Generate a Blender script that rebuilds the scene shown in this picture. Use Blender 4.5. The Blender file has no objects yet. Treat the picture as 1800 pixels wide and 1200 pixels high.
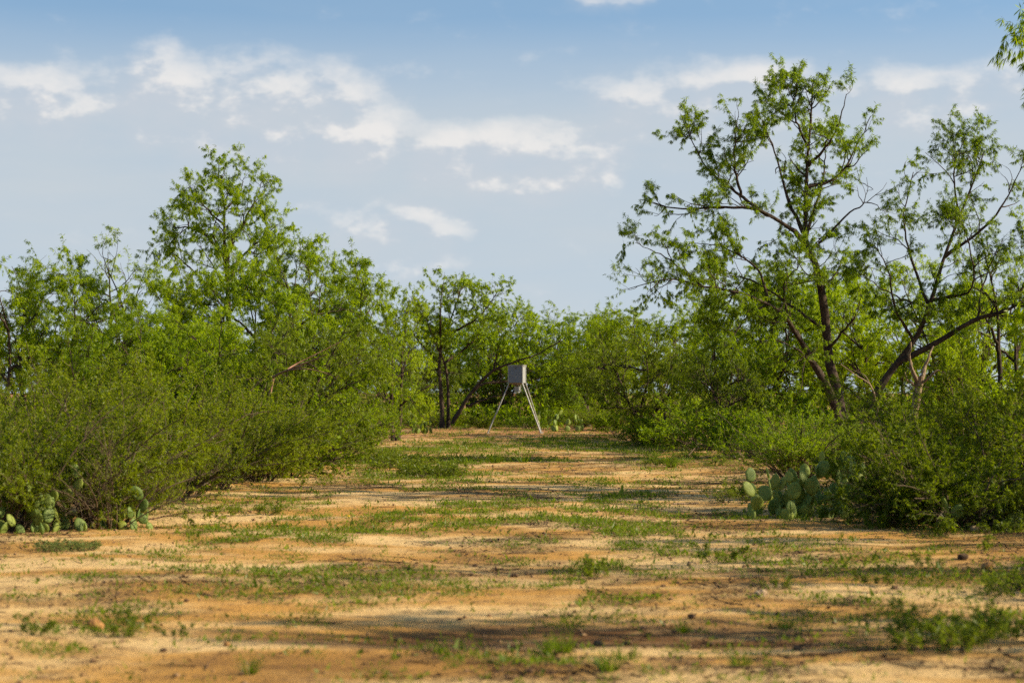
import bpy, math, random
import numpy as np
from mathutils import Vector, Matrix
R = math.radians
rng = np.random.default_rng(11)
random.seed(5)
SC = bpy.context.scene
COL = SC.collection

# ------------------------------------------------------------------ camera
cam_d = bpy.data.cameras.new('camera'); cam = bpy.data.objects.new('camera', cam_d); COL.objects.link(cam)
cam_d.sensor_width = 36.0; cam_d.lens = 70.0
cam_d.clip_start = 0.1; cam_d.clip_end = 20000
cam.location = (0, 0, 1.5)
cam.rotation_euler = (R(90) + math.atan(90 / 3500), 0, 0)
cam_d.dof.use_dof = True; cam_d.dof.focus_distance = 40.0; cam_d.dof.aperture_fstop = 2.4
SC.camera = cam

# ------------------------------------------------------------------ sun, sky, exposure
SUN_EL, SUN_AZ = R(31), R(95)          # azimuth clockwise from the viewing direction
S = Vector((math.sin(SUN_AZ) * math.cos(SUN_EL), math.cos(SUN_AZ) * math.cos(SUN_EL), math.sin(SUN_EL)))
sun_d = bpy.data.lights.new('sun', 'SUN'); sun = bpy.data.objects.new('sun', sun_d); COL.objects.link(sun)
sun_d.energy = 5.0; sun_d.angle = R(0.6); sun_d.color = (1.0, 0.84, 0.60)
sun.rotation_euler = S.to_track_quat('Z', 'Y').to_euler(); sun.location = (40, 10, 40)

world = bpy.data.worlds.new('World'); SC.world = world; world.use_nodes = True
WT = world.node_tree; WT.nodes.clear()
def wn(kind, **kw):
    n = WT.nodes.new(kind)
    for k, v in kw.items(): setattr(n, k, v)
    return n
def wset(n, i, v):
    if isinstance(v, bpy.types.NodeSocket): WT.links.new(v, n.inputs[i])
    else: n.inputs[i].default_value = v
def wm(op, a, b=0.0, c=None, clamp=False):
    n = wn('ShaderNodeMath', operation=op, use_clamp=clamp); wset(n, 0, a); wset(n, 1, b)
    if c is not None: wset(n, 2, c)
    return n.outputs[0]
def wsmooth(v, lo, hi):
    n = wn('ShaderNodeMapRange', interpolation_type='SMOOTHSTEP'); wset(n, 0, v); wset(n, 1, lo); wset(n, 2, hi)
    return n.outputs[0]
def wmix(f, a, b):
    n = wn('ShaderNodeMix', data_type='RGBA'); wset(n, 0, f); wset(n, 6, a); wset(n, 7, b); return n.outputs[2]
tc = wn('ShaderNodeTexCoord'); sep = wn('ShaderNodeSeparateXYZ'); WT.links.new(tc.outputs['Generated'], sep.inputs[0])
az = wm('ARCTAN2', sep.outputs[0], sep.outputs[1]); el = wm('ARCSINE', sep.outputs[2])
sky = wn('ShaderNodeTexSky', sky_type='NISHITA', sun_disc=False)
sky.sun_elevation = SUN_EL; sky.sun_rotation = SUN_AZ; sky.altitude = 200; sky.air_density = 1.0; sky.dust_density = 0.6; sky.ozone_density = 0.9
# clouds: puffs in (azimuth, elevation), the same drifting noise all round the sky
PX = lambda x: (x - 900) / 3500.0
PY = lambda y: (690 - y) / 3500.0
BLOBS = [(85, 178, 150, 50), (285, 145, 95, 64), (455, 165, 190, 78), (625, 190, 85, 60), (615, 240, 100, 38),
         (880, 258, 185, 52), (1030, 268, 75, 34), (1250, 158, 200, 56), (1620, 170, 120, 42),
         (1780, 142, 85, 40), (690, 385, 125, 50), (1050, -8, 100, 16)]
STR = [.85, 1.05, .95, .95, 1.15, 1.05, .85, .85, .85, .65, .55, .45]
def cloud_density(a, e):
    cv = wn('ShaderNodeCombineXYZ'); wset(cv, 0, wm('MULTIPLY', a, 15.0)); wset(cv, 1, wm('MULTIPLY', e, 25.0)); wset(cv, 2, 3.7)
    nz = wn('ShaderNodeTexNoise'); WT.links.new(cv.outputs[0], nz.inputs['Vector'])
    nz.inputs['Scale'].default_value = 2.9; nz.inputs['Detail'].default_value = 6; nz.inputs['Roughness'].default_value = .52
    m = None
    for (x, y, rx, ry), s in zip(BLOBS, STR):
        dx = wm('MULTIPLY', wm('SUBTRACT', a, PX(x)), 3500.0 / rx)
        dy = wm('MULTIPLY', wm('SUBTRACT', e, PY(y)), 3500.0 / ry)
        dy = wm('ADD', wm('MULTIPLY', dy, .95), wm('MULTIPLY', wm('ABSOLUTE', dy), .38))
        q = wm('MULTIPLY_ADD', dx, dx, wm('MULTIPLY', dy, dy))
        g = wm('MULTIPLY', wm('SUBTRACT', 1.0, wm('MULTIPLY', q, .55)), s)
        m = g if m is None else wm('SMOOTH_MAX', m, g, .25)
    m = wm('MAXIMUM', m, -.30)
    return wm('ADD', wm('MULTIPLY', m, .60), wm('MULTIPLY', wm('SUBTRACT', nz.outputs[0], .5), 1.30))
d0 = cloud_density(az, el)
d1 = cloud_density(wm('ADD', az, .0065), wm('ADD', el, .0085))
cov = wsmooth(d0, -.14, .80)
lit = wsmooth(wm('SUBTRACT', d0, d1), -.06, .30)
thin = wsmooth(d0, .08, .55)
veil_h = wsmooth(el, .205, .128)
vn = wn('ShaderNodeTexNoise'); cv2 = wn('ShaderNodeCombineXYZ'); wset(cv2, 0, wm('MULTIPLY', az, 5.0)); wset(cv2, 1, wm('MULTIPLY', el, 26.0))
WT.links.new(cv2.outputs[0], vn.inputs['Vector']); vn.inputs['Scale'].default_value = 1.4; vn.inputs['Detail'].default_value = 4
veil = wm('MAXIMUM', wm('MULTIPLY', veil_h, wm('MULTIPLY_ADD', vn.outputs[0], .45, .62), clamp=True), wm('MULTIPLY', vn.outputs[0], .22))
ccol = wmix(lit, (.66, .68, .73, 1), (.93, .90, .87, 1))
bg_sky = wn('ShaderNodeBackground'); bg_sky.inputs[1].default_value = 0.088
sky_up = wn('ShaderNodeVectorMath', operation='ADD'); WT.links.new(tc.outputs['Generated'], sky_up.inputs[0]); sky_up.inputs[1].default_value = (0, 0, .20)
nrm = wn('ShaderNodeVectorMath', operation='NORMALIZE'); WT.links.new(sky_up.outputs[0], nrm.inputs[0])
WT.links.new(nrm.outputs[0], sky.inputs[0])
tint = wn('ShaderNodeMix', data_type='RGBA', blend_type='MULTIPLY'); wset(tint, 0, 1.0); wset(tint, 6, sky.outputs[0]); wset(tint, 7, (.90, 1.03, 1.0, 1)); WT.links.new(tint.outputs[2], bg_sky.inputs[0])
bg_veil = wn('ShaderNodeBackground'); bg_veil.inputs[0].default_value = (.548, .603, .645, 1); bg_veil.inputs[1].default_value = 0.52
bg_cl = wn('ShaderNodeBackground'); WT.links.new(ccol, bg_cl.inputs[0]); bg_cl.inputs[1].default_value = 0.465
mx1 = wn('ShaderNodeMixShader'); WT.links.new(veil, mx1.inputs[0]); WT.links.new(bg_sky.outputs[0], mx1.inputs[1]); WT.links.new(bg_veil.outputs[0], mx1.inputs[2])
mx2 = wn('ShaderNodeMixShader'); WT.links.new(wm('MULTIPLY', cov, wm('MULTIPLY_ADD', lit, .40, .45)), mx2.inputs[0]); WT.links.new(mx1.outputs[0], mx2.inputs[1]); WT.links.new(bg_cl.outputs[0], mx2.inputs[2])
wo = wn('ShaderNodeOutputWorld'); WT.links.new(mx2.outputs[0], wo.inputs[0])
world.cycles.sampling_method = 'MANUAL'; world.cycles.sample_map_resolution = 512

vs = SC.view_settings
vs.view_transform = 'Standard'; vs.look = 'None'; vs.gamma = 1.0; vs.use_curve_mapping = False; vs.exposure = 1.03
cy = SC.cycles
cy.max_bounces = 4; cy.diffuse_bounces = 3; cy.use_adaptive_sampling = True; cy.adaptive_threshold = .02; cy.glossy_bounces = 1; cy.transmission_bounces = 4; cy.transparent_max_bounces = 4
cy.use_denoising = False; cy.sample_clamp_indirect = 4.0; cy.caustics_reflective = False; cy.caustics_refractive = False

# ------------------------------------------------------------------ materials
def mat(name):
    m = bpy.data.materials.new(name); m.use_nodes = True; m.node_tree.nodes.clear(); return m
class NT:
    def __init__(s, m): s.t = m.node_tree
    def n(s, kind, **kw):
        x = s.t.nodes.new(kind)
        for k, v in kw.items(): setattr(x, k, v)
        return x
    def put(s, n, i, v):
        if isinstance(v, bpy.types.NodeSocket): s.t.links.new(v, n.inputs[i])
        else: n.inputs[i].default_value = v
    def noise(s, vec, scale, detail=3, rough=.55, out=0):
        x = s.n('ShaderNodeTexNoise'); s.put(x, 'Vector', vec); x.inputs['Scale'].default_value = scale
        x.inputs['Detail'].default_value = detail; x.inputs['Roughness'].default_value = rough; return x.outputs[out]
    def mix(s, f, a, b, mode='MIX'):
        x = s.n('ShaderNodeMix', data_type='RGBA', blend_type=mode); s.put(x, 0, f); s.put(x, 6, a); s.put(x, 7, b); return x.outputs[2]
    def math(s, op, a, b=0., clamp=False):
        x = s.n('ShaderNodeMath', operation=op, use_clamp=clamp); s.put(x, 0, a); s.put(x, 1, b); return x.outputs[0]
    def rng(s, v, lo, hi, a=0., b=1.):
        x = s.n('ShaderNodeMapRange', interpolation_type='SMOOTHSTEP'); s.put(x, 0, v); s.put(x, 1, lo); s.put(x, 2, hi); s.put(x, 3, a); s.put(x, 4, b); return x.outputs[0]
    def bump(s, h, strength, dist):
        x = s.n('ShaderNodeBump'); s.put(x, 'Height', h); x.inputs['Strength'].default_value = strength; x.inputs['Distance'].default_value = dist; return x.outputs[0]
    def out(s, sh):
        o = s.n('ShaderNodeOutputMaterial'); s.t.links.new(sh, o.inputs[0])
    def bsdf(s, col, rough=.8, nor=None, spec=.3, metal=0.):
        b = s.n('ShaderNodeBsdfPrincipled'); s.put(b, 'Base Color', col); s.put(b, 'Roughness', rough); s.put(b, 'Metallic', metal)
        s.put(b, 'Specular IOR Level', spec)
        if nor: s.put(b, 'Normal', nor)
        return b.outputs[0]

def leaf_mat(name, dark, bright, trans, tf=.45, gloss=.012):
    m = mat(name); t = NT(m)
    geo = t.n('ShaderNodeNewGeometry'); oi = t.n('ShaderNodeObjectInfo'); tcn = t.n('ShaderNodeTexCoord')
    big = t.noise(tcn.outputs['Object'], 1.3, 2)
    f = t.math('ADD', t.math('MULTIPLY', geo.outputs['Random Per Island'], .45), t.math('MULTIPLY', t.rng(big, .35, .65), .55))
    f = t.math('ADD', f, t.math('MULTIPLY', t.math('SUBTRACT', oi.outputs['Random'], .5), .7), clamp=True)
    c = t.mix(f, (*dark, 1), (*bright, 1))
    ct = t.mix(.6, c, (*trans, 1))
    d = t.n('ShaderNodeBsdfDiffuse'); t.put(d, 0, c)
    tr = t.n('ShaderNodeBsdfTranslucent'); t.put(tr, 0, ct)
    mx = t.n('ShaderNodeMixShader'); mx.inputs[0].default_value = tf; t.t.links.new(d.outputs[0], mx.inputs[1]); t.t.links.new(tr.outputs[0], mx.inputs[2])
    g = t.n('ShaderNodeBsdfGlossy'); g.inputs['Roughness'].default_value = .45; g.inputs[0].default_value = (1, 1, 1, 1)
    m2 = t.n('ShaderNodeMixShader'); m2.inputs[0].default_value = gloss; t.t.links.new(mx.outputs[0], m2.inputs[1]); t.t.links.new(g.outputs[0], m2.inputs[2])
    t.out(m2.outputs[0]); return m
def bark_mat(name, c1, c2, bs=.6):
    m = mat(name); t = NT(m); tcn = t.n('ShaderNodeTexCoord')
    mp = t.n('ShaderNodeMapping'); mp.inputs['Scale'].default_value = (1, 1, .25); t.put(mp, 0, tcn.outputs['Object'])
    n1 = t.noise(mp.outputs[0], 45, 4); n2 = t.noise(tcn.outputs['Object'], 4, 3)
    c = t.mix(t.rng(t.math('ADD', t.math('MULTIPLY', n1, .6), t.math('MULTIPLY', n2, .4)), .38, .62), (*c1, 1), (*c2, 1))
    t.out(t.bsdf(c, .9, t.bump(n1, bs, .03), .15)); return m

M = {}
M['mesquite'] = leaf_mat('mesquite_leaf', (.034, .084, .001), (.240, .318, .002), (.60, .80, .001), 0.52)
M['mesquite_dull'] = leaf_mat('mesquite_leaf_dull', (.026, .066, .001), (.152, .222, .003), (.42, .60, .002), 0.5)
M['brush'] = leaf_mat('brush_leaf', (.030, .060, .002), (.176, .222, .004), (.45, .56, .003), 0.48)
M['feather'] = leaf_mat('feather_leaf', (.020, .050, .002), (.130, .178, .005), (.35, .46, .004), 0.45)
M['bright'] = leaf_mat('bright_leaf', (.032, .095, .002), (.165, .235, .003), (.42, .58, .003), 0.5)
M['grass'] = leaf_mat('grass_blade', (.036, .080, .003), (.125, .172, .009), (.26, .37, .006), 0.42)
M['weed'] = leaf_mat('weed_leaf', (.040, .078, .006), (.130, .165, .012), (.28, .36, .01), 0.42)
M['sage'] = leaf_mat('sage_leaf', (.075, .115, .025), (.19, .225, .06), (.25, .3, .06), .35)
M['straw'] = leaf_mat('straw_blade', (.22, .15, .07), (.40, .30, .15), (.35, .25, .1), .3)
M['bark'] = bark_mat('mesquite_bark', (.022, .016, .011), (.080, .056, .041))
M['twig'] = bark_mat('brush_twig', (.050, .036, .024), (.130, .095, .062), .2)
M['dead'] = bark_mat('bleached_wood', (.14, .10, .062), (.28, .21, .145))
M['redwood'] = bark_mat('fresh_dead_wood', (.14, .07, .045), (.30, .17, .115))
M['litter'] = bark_mat('leaf_litter', (.035, .022, .013), (.15, .09, .05))
M['pebble'] = bark_mat('pebble', (.10, .055, .028), (.30, .19, .10))
M['rock'] = bark_mat('sandstone', (.20, .10, .035), (.40, .22, .08))
M['palerock'] = bark_mat('pale_stone', (.22, .15, .09), (.38, .29, .19))
def cactus_mat():
    m = mat('cactus_skin'); t = NT(m); tcn = t.n('ShaderNodeTexCoord'); oi = t.n('ShaderNodeObjectInfo')
    n1 = t.noise(tcn.outputs['Object'], 9, 3)
    v = t.n('ShaderNodeTexVoronoi'); t.put(v, 'Vector', tcn.outputs['Object']); v.inputs['Scale'].default_value = 34
    c = t.mix(t.rng(n1, .3, .7), (.068, .130, .024, 1), (.135, .195, .038, 1))
    c = t.mix(t.math('MULTIPLY', t.math('POWER', oi.outputs['Random'], 1.4), .75), c, (.30, .34, .050, 1))
    c = t.mix(t.rng(v.outputs['Distance'], .16, .08), c, (.40, .36, .18, 1))
    d = t.bsdf(c, .55, t.bump(v.outputs['Distance'], .3, .01), .35)
    tr = t.n('ShaderNodeBsdfTranslucent'); t.put(tr, 0, (.45, .55, .08, 1))
    mx = t.n('ShaderNodeMixShader'); mx.inputs[0].default_value = .25; t.t.links.new(d, mx.inputs[1]); t.t.links.new(tr.outputs[0], mx.inputs[2])
    t.out(mx.outputs[0]); return m
M['cactus'] = cactus_mat()
def galv(name, c1, c2, rough, metal):
    m = mat(name); t = NT(m); tcn = t.n('ShaderNodeTexCoord'); n1 = t.noise(tcn.outputs['Object'], 7, 4)
    mp = t.n('ShaderNodeMapping'); mp.inputs['Scale'].default_value = (14, 14, 1.2); t.put(mp, 0, tcn.outputs['Object'])
    n2 = t.noise(mp.outputs[0], 1, 3)
    c = t.mix(t.rng(t.math('ADD', t.math('MULTIPLY', n1, .6), t.math('MULTIPLY', n2, .4)), .35, .65), (*c1, 1), (*c2, 1))
    t.out(t.bsdf(c, rough, t.bump(n1, .02, .005), .4, metal)); return m
M['galv'] = galv('galvanized_steel', (.23, .24, .235), (.28, .29, .28), .5, .15)
M['slate'] = galv('slate_shade_panel', (.125, .158, .188), (.140, .175, .206), .5, 0.)  # shade of the feeder front put into a darker slate colour
M['galv_leg'] = galv('galvanized_pipe', (.23, .24, .24), (.31, .31, .30), .5, .25)
M['galv_dark'] = galv('dull_grey_metal', (.10, .11, .12), (.2, .21, .22), .55, .2)
def sand_mat():
    m = mat('sandy_soil'); t = NT(m); tcn = t.n('ShaderNodeTexCoord'); P = tcn.outputs['Object']
    at = t.n('ShaderNodeAttribute'); at.attribute_name = 'cover'
    sp = t.n('ShaderNodeSeparateColor'); t.put(sp, 0, at.outputs[0])
    mpg = t.n('ShaderNodeMapping'); mpg.inputs['Scale'].default_value = (.55, 1.25, 1); t.put(mpg, 0, P); n1 = t.noise(mpg.outputs[0], .62, 5, .6); n2 = t.noise(P, 3.2, 5, .65); n3 = t.noise(P, 28, 4, .7); n4 = t.noise(P, 120, 3, .7)
    c = t.mix(t.rng(n1, .40, .60), (.385, .205, .050, 1), (.545, .375, .168, 1))
    c = t.mix(t.rng(n2, .50, .68, 0, .5), c, (.215, .112, .038, 1))
    # crumbs, leaf bits and thin dark crust
    crumb = t.rng(t.math('ADD', t.math('MULTIPLY', n3, .7), t.math('MULTIPLY', n2, .45)), .60, .72)
    c = t.mix(t.math('MULTIPLY', crumb, .75), c, (.09, .05, .022, 1))
    c = t.mix(t.rng(n4, .60, .74, 0, .5), c, (.085, .048, .024, 1))
    c = t.mix(t.rng(n4, .40, .28, 0, .45), c, (.43, .315, .19, 1))
    # humus and stain masks
    lm = t.math('MULTIPLY', sp.outputs[0], t.rng(n3, .30, .66), clamp=True)
    c = t.mix(lm, c, (.045, .029, .013, 1))
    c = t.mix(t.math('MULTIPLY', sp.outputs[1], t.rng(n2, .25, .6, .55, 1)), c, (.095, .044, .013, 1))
    rc = t.mix(t.rng(n3, .4, .62), (.18, .068, .027, 1), (.35, .165, .07, 1))
    c = t.mix(sp.outputs[2], c, rc)
    h = t.math('ADD', t.math('MULTIPLY', n3, .6), t.math('MULTIPLY', n4, .25))
    h = t.math('ADD', h, t.math('MULTIPLY', n2, .8))
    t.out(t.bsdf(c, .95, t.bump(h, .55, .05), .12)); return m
M['sand'] = sand_mat()

# ------------------------------------------------------------------ helpers
def vnoise(x, y, seed=0):
    xi = np.floor(x).astype(np.int64); yi = np.floor(y).astype(np.int64); fx = x - xi; fy = y - yi
    fx = fx * fx * (3 - 2 * fx); fy = fy * fy * (3 - 2 * fy)
    def h(a, b):
        n = (a * 374761393 + b * 668265263 + seed * 974711) & 0x7fffffff
        n = ((n ^ (n >> 13)) * 1274126177) & 0x7fffffff
        n = n ^ (n >> 16)
        return (n & 0xffff) / 65535.0
    return (h(xi, yi) * (1 - fx) + h(xi + 1, yi) * fx) * (1 - fy) + (h(xi, yi + 1) * (1 - fx) + h(xi + 1, yi + 1) * fx) * fy
def fbm(x, y, seed=0, oct=4):
    s = 0; a = .5; tot = 0
    for i in range(oct):
        s = s + a * vnoise(x * 2 ** i, y * 2 ** i, seed + i * 17); tot += a; a *= .5
    return s / tot
def gz(x, y):
    """height of the ground"""
    x = np.asarray(x, float); y = np.asarray(y, float)
    z = (fbm(x * .22, y * .22, 3, 3) - .5) * .16 + (fbm(x * 1.3, y * 1.3, 8, 3) - .5) * .05
    near = np.clip((y - 6) / 4, 0, 1) * np.clip((160 - y) / 60, 0, 1)
    side = np.clip((np.abs(x + .2) - 4.2) / 6, 0, 1)
    z = z + side * .12
    z = z - .055 * np.exp(-(((x - .2) / 2.4) ** 2 + ((y - 12.6) / .75) ** 2))
    z = z + .05 * np.exp(-(((y - 77) / 5.5) ** 2))
    return z * near
def gh(x, y): return float(gz(np.array([x]), np.array([y]))[0])
F = 3500.0
def wx(px, Y): return (px - 900) * Y / F
def gy(py): return 1.5 * F / (py - 690)

def mesh_from(name, V, Q, mats, smooth=False, mi=None):
    """V (n,3); Q (m,4) quads, index -1 in the last column marks a triangle"""
    V = np.asarray(V, np.float32); Q = np.asarray(Q, np.int64)
    me = bpy.data.meshes.new(name)
    me.vertices.add(len(V)); me.vertices.foreach_set('co', V.ravel())
    tot = np.where(Q[:, 3] < 0, 3, 4); flat = Q.ravel(); flat = flat[flat >= 0]
    me.loops.add(len(flat)); me.loops.foreach_set('vertex_index', flat.astype(np.int32))
    me.polygons.add(len(Q)); st = np.concatenate([[0], np.cumsum(tot)[:-1]])
    me.polygons.foreach_set('loop_start', st.astype(np.int32))
    if mi is not None: me.polygons.foreach_set('material_index', np.asarray(mi, np.int32))
    for m in (mats if isinstance(mats, (list, tuple)) else [mats]): me.materials.append(m)
    me.update(calc_edges=True)
    if smooth: me.polygons.foreach_set('use_smooth', np.ones(len(Q), bool))
    return me
def link(name, data, parent=None, loc=(0, 0, 0), rot=(0, 0, 0), scale=(1, 1, 1)):
    o = bpy.data.objects.new(name, data); COL.objects.link(o); o.parent = parent
    o.location = loc; o.rotation_euler = rot; o.scale = scale; return o
def tag(o, label=None, cat=None, group=None, kind=None):
    for k, v in (('label', label), ('category', cat), ('group', group), ('kind', kind)):
        if v: o[k] = v
    return o
def unit(v): return v / np.maximum(np.linalg.norm(v, axis=-1, keepdims=True), 1e-9)
def randu(r, n): return unit(r.normal(size=(n, 3)))
def join(parts):
    Vs, Qs, o = [], [], 0
    for V, Q in parts:
        if len(V) == 0: continue
        Vs.append(V); Qs.append(np.where(Q >= 0, Q + o, -1)); o += len(V)
    return np.concatenate(Vs), np.concatenate(Qs)
def tubes(P, Rad, sides):
    """P (B,n,3) polylines, Rad (B,n)"""
    B, n, _ = P.shape
    T = np.empty_like(P); T[:, 1:-1] = P[:, 2:] - P[:, :-2]; T[:, 0] = P[:, 1] - P[:, 0]; T[:, -1] = P[:, -1] - P[:, -2]
    T = unit(T); ref = np.where(np.abs(T[..., 2:3]) < .8, np.array([0, 0, 1.]), np.array([1., 0, 0]))
    ref = np.broadcast_to(ref[:, :1], T.shape) if True else ref
    A = unit(np.cross(T, ref) + 1e-6); Bv = np.cross(T, A)
    th = np.arange(sides) / sides * 2 * math.pi
    ring = A[:, :, None, :] * np.cos(th)[None, None, :, None] + Bv[:, :, None, :] * np.sin(th)[None, None, :, None]
    V = P[:, :, None, :] + ring * Rad[:, :, None, None]
    idx = np.arange(B * n * sides).reshape(B, n, sides)
    a = idx[:, :-1]; b = idx[:, 1:]
    Q = np.stack([a, np.roll(a, -1, 2), np.roll(b, -1, 2), b], -1).reshape(-1, 4)
    return V.reshape(-1, 3), Q
def smooth_line(pts, n, r=None, jit=0.):
    pts = np.asarray(pts, float); p = np.vstack([2 * pts[0] - pts[1], pts, 2 * pts[-1] - pts[-2]])
    seg = len(pts) - 1; t = np.linspace(0, seg - 1e-6, n); i = t.astype(int); f = (t - i)[:, None]
    p0, p1, p2, p3 = p[i], p[i + 1], p[i + 2], p[i + 3]
    out = .5 * (2 * p1 + (p2 - p0) * f + (2 * p0 - 5 * p1 + 4 * p2 - p3) * f ** 2 + (3 * p1 - p0 - 3 * p2 + p3) * f ** 3)
    if jit and r is not None: out[1:] += r.normal(size=(n - 1, 3)) * jit
    return out
def shoot(r, Pp, Rp, per_m, start, ang, Lr, rad, n, gnarl, trop, taper=.35, lscale=None):
    """side branches off a batch of parent polylines; returns polylines, radii"""
    seg = np.linalg.norm(np.diff(Pp, axis=1), axis=2); plen = seg.sum(1)
    cnt = r.poisson(plen * (1 - start) * per_m); cnt = np.maximum(cnt, 1)
    pi = np.repeat(np.arange(len(Pp)), cnt); t = start + (1 - start) * r.random(len(pi)); m = Pp.shape[1]
    u = t * (m - 1); i = np.minimum(u.astype(int), m - 2); f = (u - i)[:, None]
    p0 = Pp[pi, i] * (1 - f) + Pp[pi, i + 1] * f
    T = unit(Pp[pi, i + 1] - Pp[pi, i]); pr = Rp[pi, i]
    side = unit(np.cross(T, randu(r, len(pi)))); a = np.radians(r.uniform(*ang, len(pi)))[:, None]
    d = T * np.cos(a) + side * np.sin(a)
    L = r.uniform(*Lr, len(pi)) * (1.15 - .55 * t)
    if lscale is not None: L = L * lscale[pi]
    P = np.empty((len(pi), n, 3)); P[:, 0] = p0
    for k in range(1, n):
        d = unit(d + r.normal(size=d.shape) * gnarl + np.array([0, 0, trop]))
        P[:, k] = P[:, k - 1] + d * (L / (n - 1))[:, None]
    r0 = np.minimum(r.uniform(*rad, len(pi)), pr * .75); Rr = r0[:, None] * np.linspace(1, taper, n)[None]
    return P, Rr
def fascicles(r, Pt, per, start=.15):
    pi = np.repeat(np.arange(len(Pt)), per); m = Pt.shape[1]; t = start + (1 - start) * r.random(len(pi))
    u = t * (m - 1); i = np.minimum(u.astype(int), m - 2); f = (u - i)[:, None]
    return Pt[pi, i] * (1 - f) + Pt[pi, i + 1] * f, unit(Pt[pi, i + 1] - Pt[pi, i])
def blades(r, B, D, per, L, W, droop, spread, flat=0., mid=.5, bow=0.):
    """kite-shaped leaves: per leaves at each base B with axis D"""
    b = np.repeat(B, per, 0); d0 = np.repeat(D, per, 0); n = len(b)
    rd = randu(r, n)
    if flat: rd[:, 2] *= (1 - flat)
    d = unit(d0 * (1 - spread) + rd * spread + np.array([0, 0, -droop]) * r.uniform(.4, 1.3, (n, 1)))
    s = unit(np.cross(d, randu(r, n)))
    if flat:
        s2 = unit(np.cross(d, np.array([0, 0, 1.]) + r.normal(size=(n, 3)) * .35)); s = unit(s * (1 - flat) + s2 * flat)
    l = r.uniform(*L, (n, 1)); w = r.uniform(*W, (n, 1)) * .5
    nn = np.cross(d, s)
    c = b + d * l * mid
    tip = b + d * l + np.array([0, 0, -bow]) * l
    V = np.stack([b, c + s * w + nn * w * .3, tip, c - s * w + nn * w * .3], 1).reshape(-1, 3)
    Q = np.arange(n * 4).reshape(n, 4)
    return V, Q

def pad_stem(pts, n): return smooth_line(pts, n)
def tree_meshes(name, seed, stems, dens=1., leaf='mesquite', L=(.06, .125), W=(.0085, .0150), per=9, l1=(.7, 1.5), l2=(.40, .90), l3=(.20, .45),
                trop=.06, droop=1.0, start=.3, n_f=3, bark='bark', d1=2.6, d2=4.6, d3=7.5, split=False, gap=.52):
    """stems: list of (points (k,3), r0, r1[, branch start[, bare]]); returns (trunk mesh, crown mesh)"""
    r = np.random.default_rng(seed); tv = []; S0, R0, ST = [], [], []
    n0 = 16
    for st in stems:
        pts, ra, rb = st[0], st[1] * .88, st[2] * .7
        P = smooth_line(pts, n0, r, .012); Rr = ra + (rb - ra) * np.linspace(0, 1, n0) ** .8
        Rr = Rr * (1 + r.normal(size=n0) * .05)
        if abs(P[0, 2]) < .15 and ra > .05: Rr[0] *= 1.35
        S0.append(P); R0.append(Rr); ST.append(st[3] if len(st) > 3 else start)
    S0 = np.array(S0); R0 = np.array(R0); tv.append(tubes(S0, R0, 8))
    P1s, R1s = [], []
    for P, Rr, s in zip(S0, R0, ST):
        if s >= 1: continue
        a, b = shoot(r, P[None], Rr[None], d1 * dens, s, (30, 75), l1, (.011, .022), 8, .20, trop * .8); P1s.append(a); R1s.append(b)
        # the limb's own end goes on as a spray of twigs
        a, b = shoot(r, P[None], Rr[None], d1 * dens, .85, (10, 45), (l1[0] * .6, l1[1] * .7), (.010, .016), 8, .18, trop); P1s.append(a); R1s.append(b)
    P1 = np.concatenate(P1s); R1 = np.concatenate(R1s); tv.append(tubes(P1, R1, 5))
    P2, R2 = shoot(r, P1, R1, d2, .18, (25, 70), l2, (.004, .008), 6, .18, trop * .5); tv.append(tubes(P2, R2, 4))
    P3, R3 = shoot(r, P2, R2, d3, .2, (25, 70), l3, (.002, .004), 3, .15, -.03); tv.append(tubes(P3, R3, 3))
    b3, t3 = fascicles(r, P3, n_f * 2); b2, t2 = fascicles(r, P2, n_f * 2, .3); per = max(3, per // 2 + 1)
    b3 = b3 + r.normal(size=b3.shape) * .015
    B = np.concatenate([b3, b2]); D = np.concatenate([t3, t2])
    # gaps: thin some clumps out
    k = fbm(B[:, 0] * 1.6 + 7 * B[:, 1], B[:, 2] * 1.6 + 3 * B[:, 1], seed, 2); keep = (k + r.random(len(B)) * .5) > gap
    B, D = B[keep], D[keep]
    V, Q = blades(r, B, D, per, L, W, droop, .55)
    crown = mesh_from(name + '_crown', V, Q, M[leaf])
    if split:
        up = np.array([P[0, 2] > .15 for P in S0])
        limbs = [mesh_from(name + '_limb', *tubes(S0[i:i + 1], R0[i:i + 1], 8), M[bark], True) for i in np.where(up)[0]]
        return mesh_from(name + '_trunk', *tubes(S0[~up], R0[~up], 10), M[bark], True), crown, mesh_from(name + '_twigs', *join(tv[1:]), M[bark], True), limbs
    tV, tQ = join(tv)
    return mesh_from(name + '_trunk', tV, tQ, M[bark], True), crown, len(Q)
NTRI = 0
def plant(name, label, cat, meshes, loc, rz=0., sc=1., group=None, parts=('trunk', 'crown')):
    s = sc if isinstance(sc, (tuple, list)) else (sc, sc, sc)
    e = link(name, None, None, (loc[0], loc[1], gh(loc[0], loc[1]) - .02), (0, 0, rz), s); e.empty_display_size = .2
    tag(e, label, cat, group)
    if len(meshes) == 4:
        tr = link('trunk', meshes[0], e); link('crown', meshes[1], e); link('twigs', meshes[2], e)
        for lm in meshes[3]: link('limb', lm, tr)
        return e
    for pn, me in zip(parts, meshes): link(pn, me, e)
    return e

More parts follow.
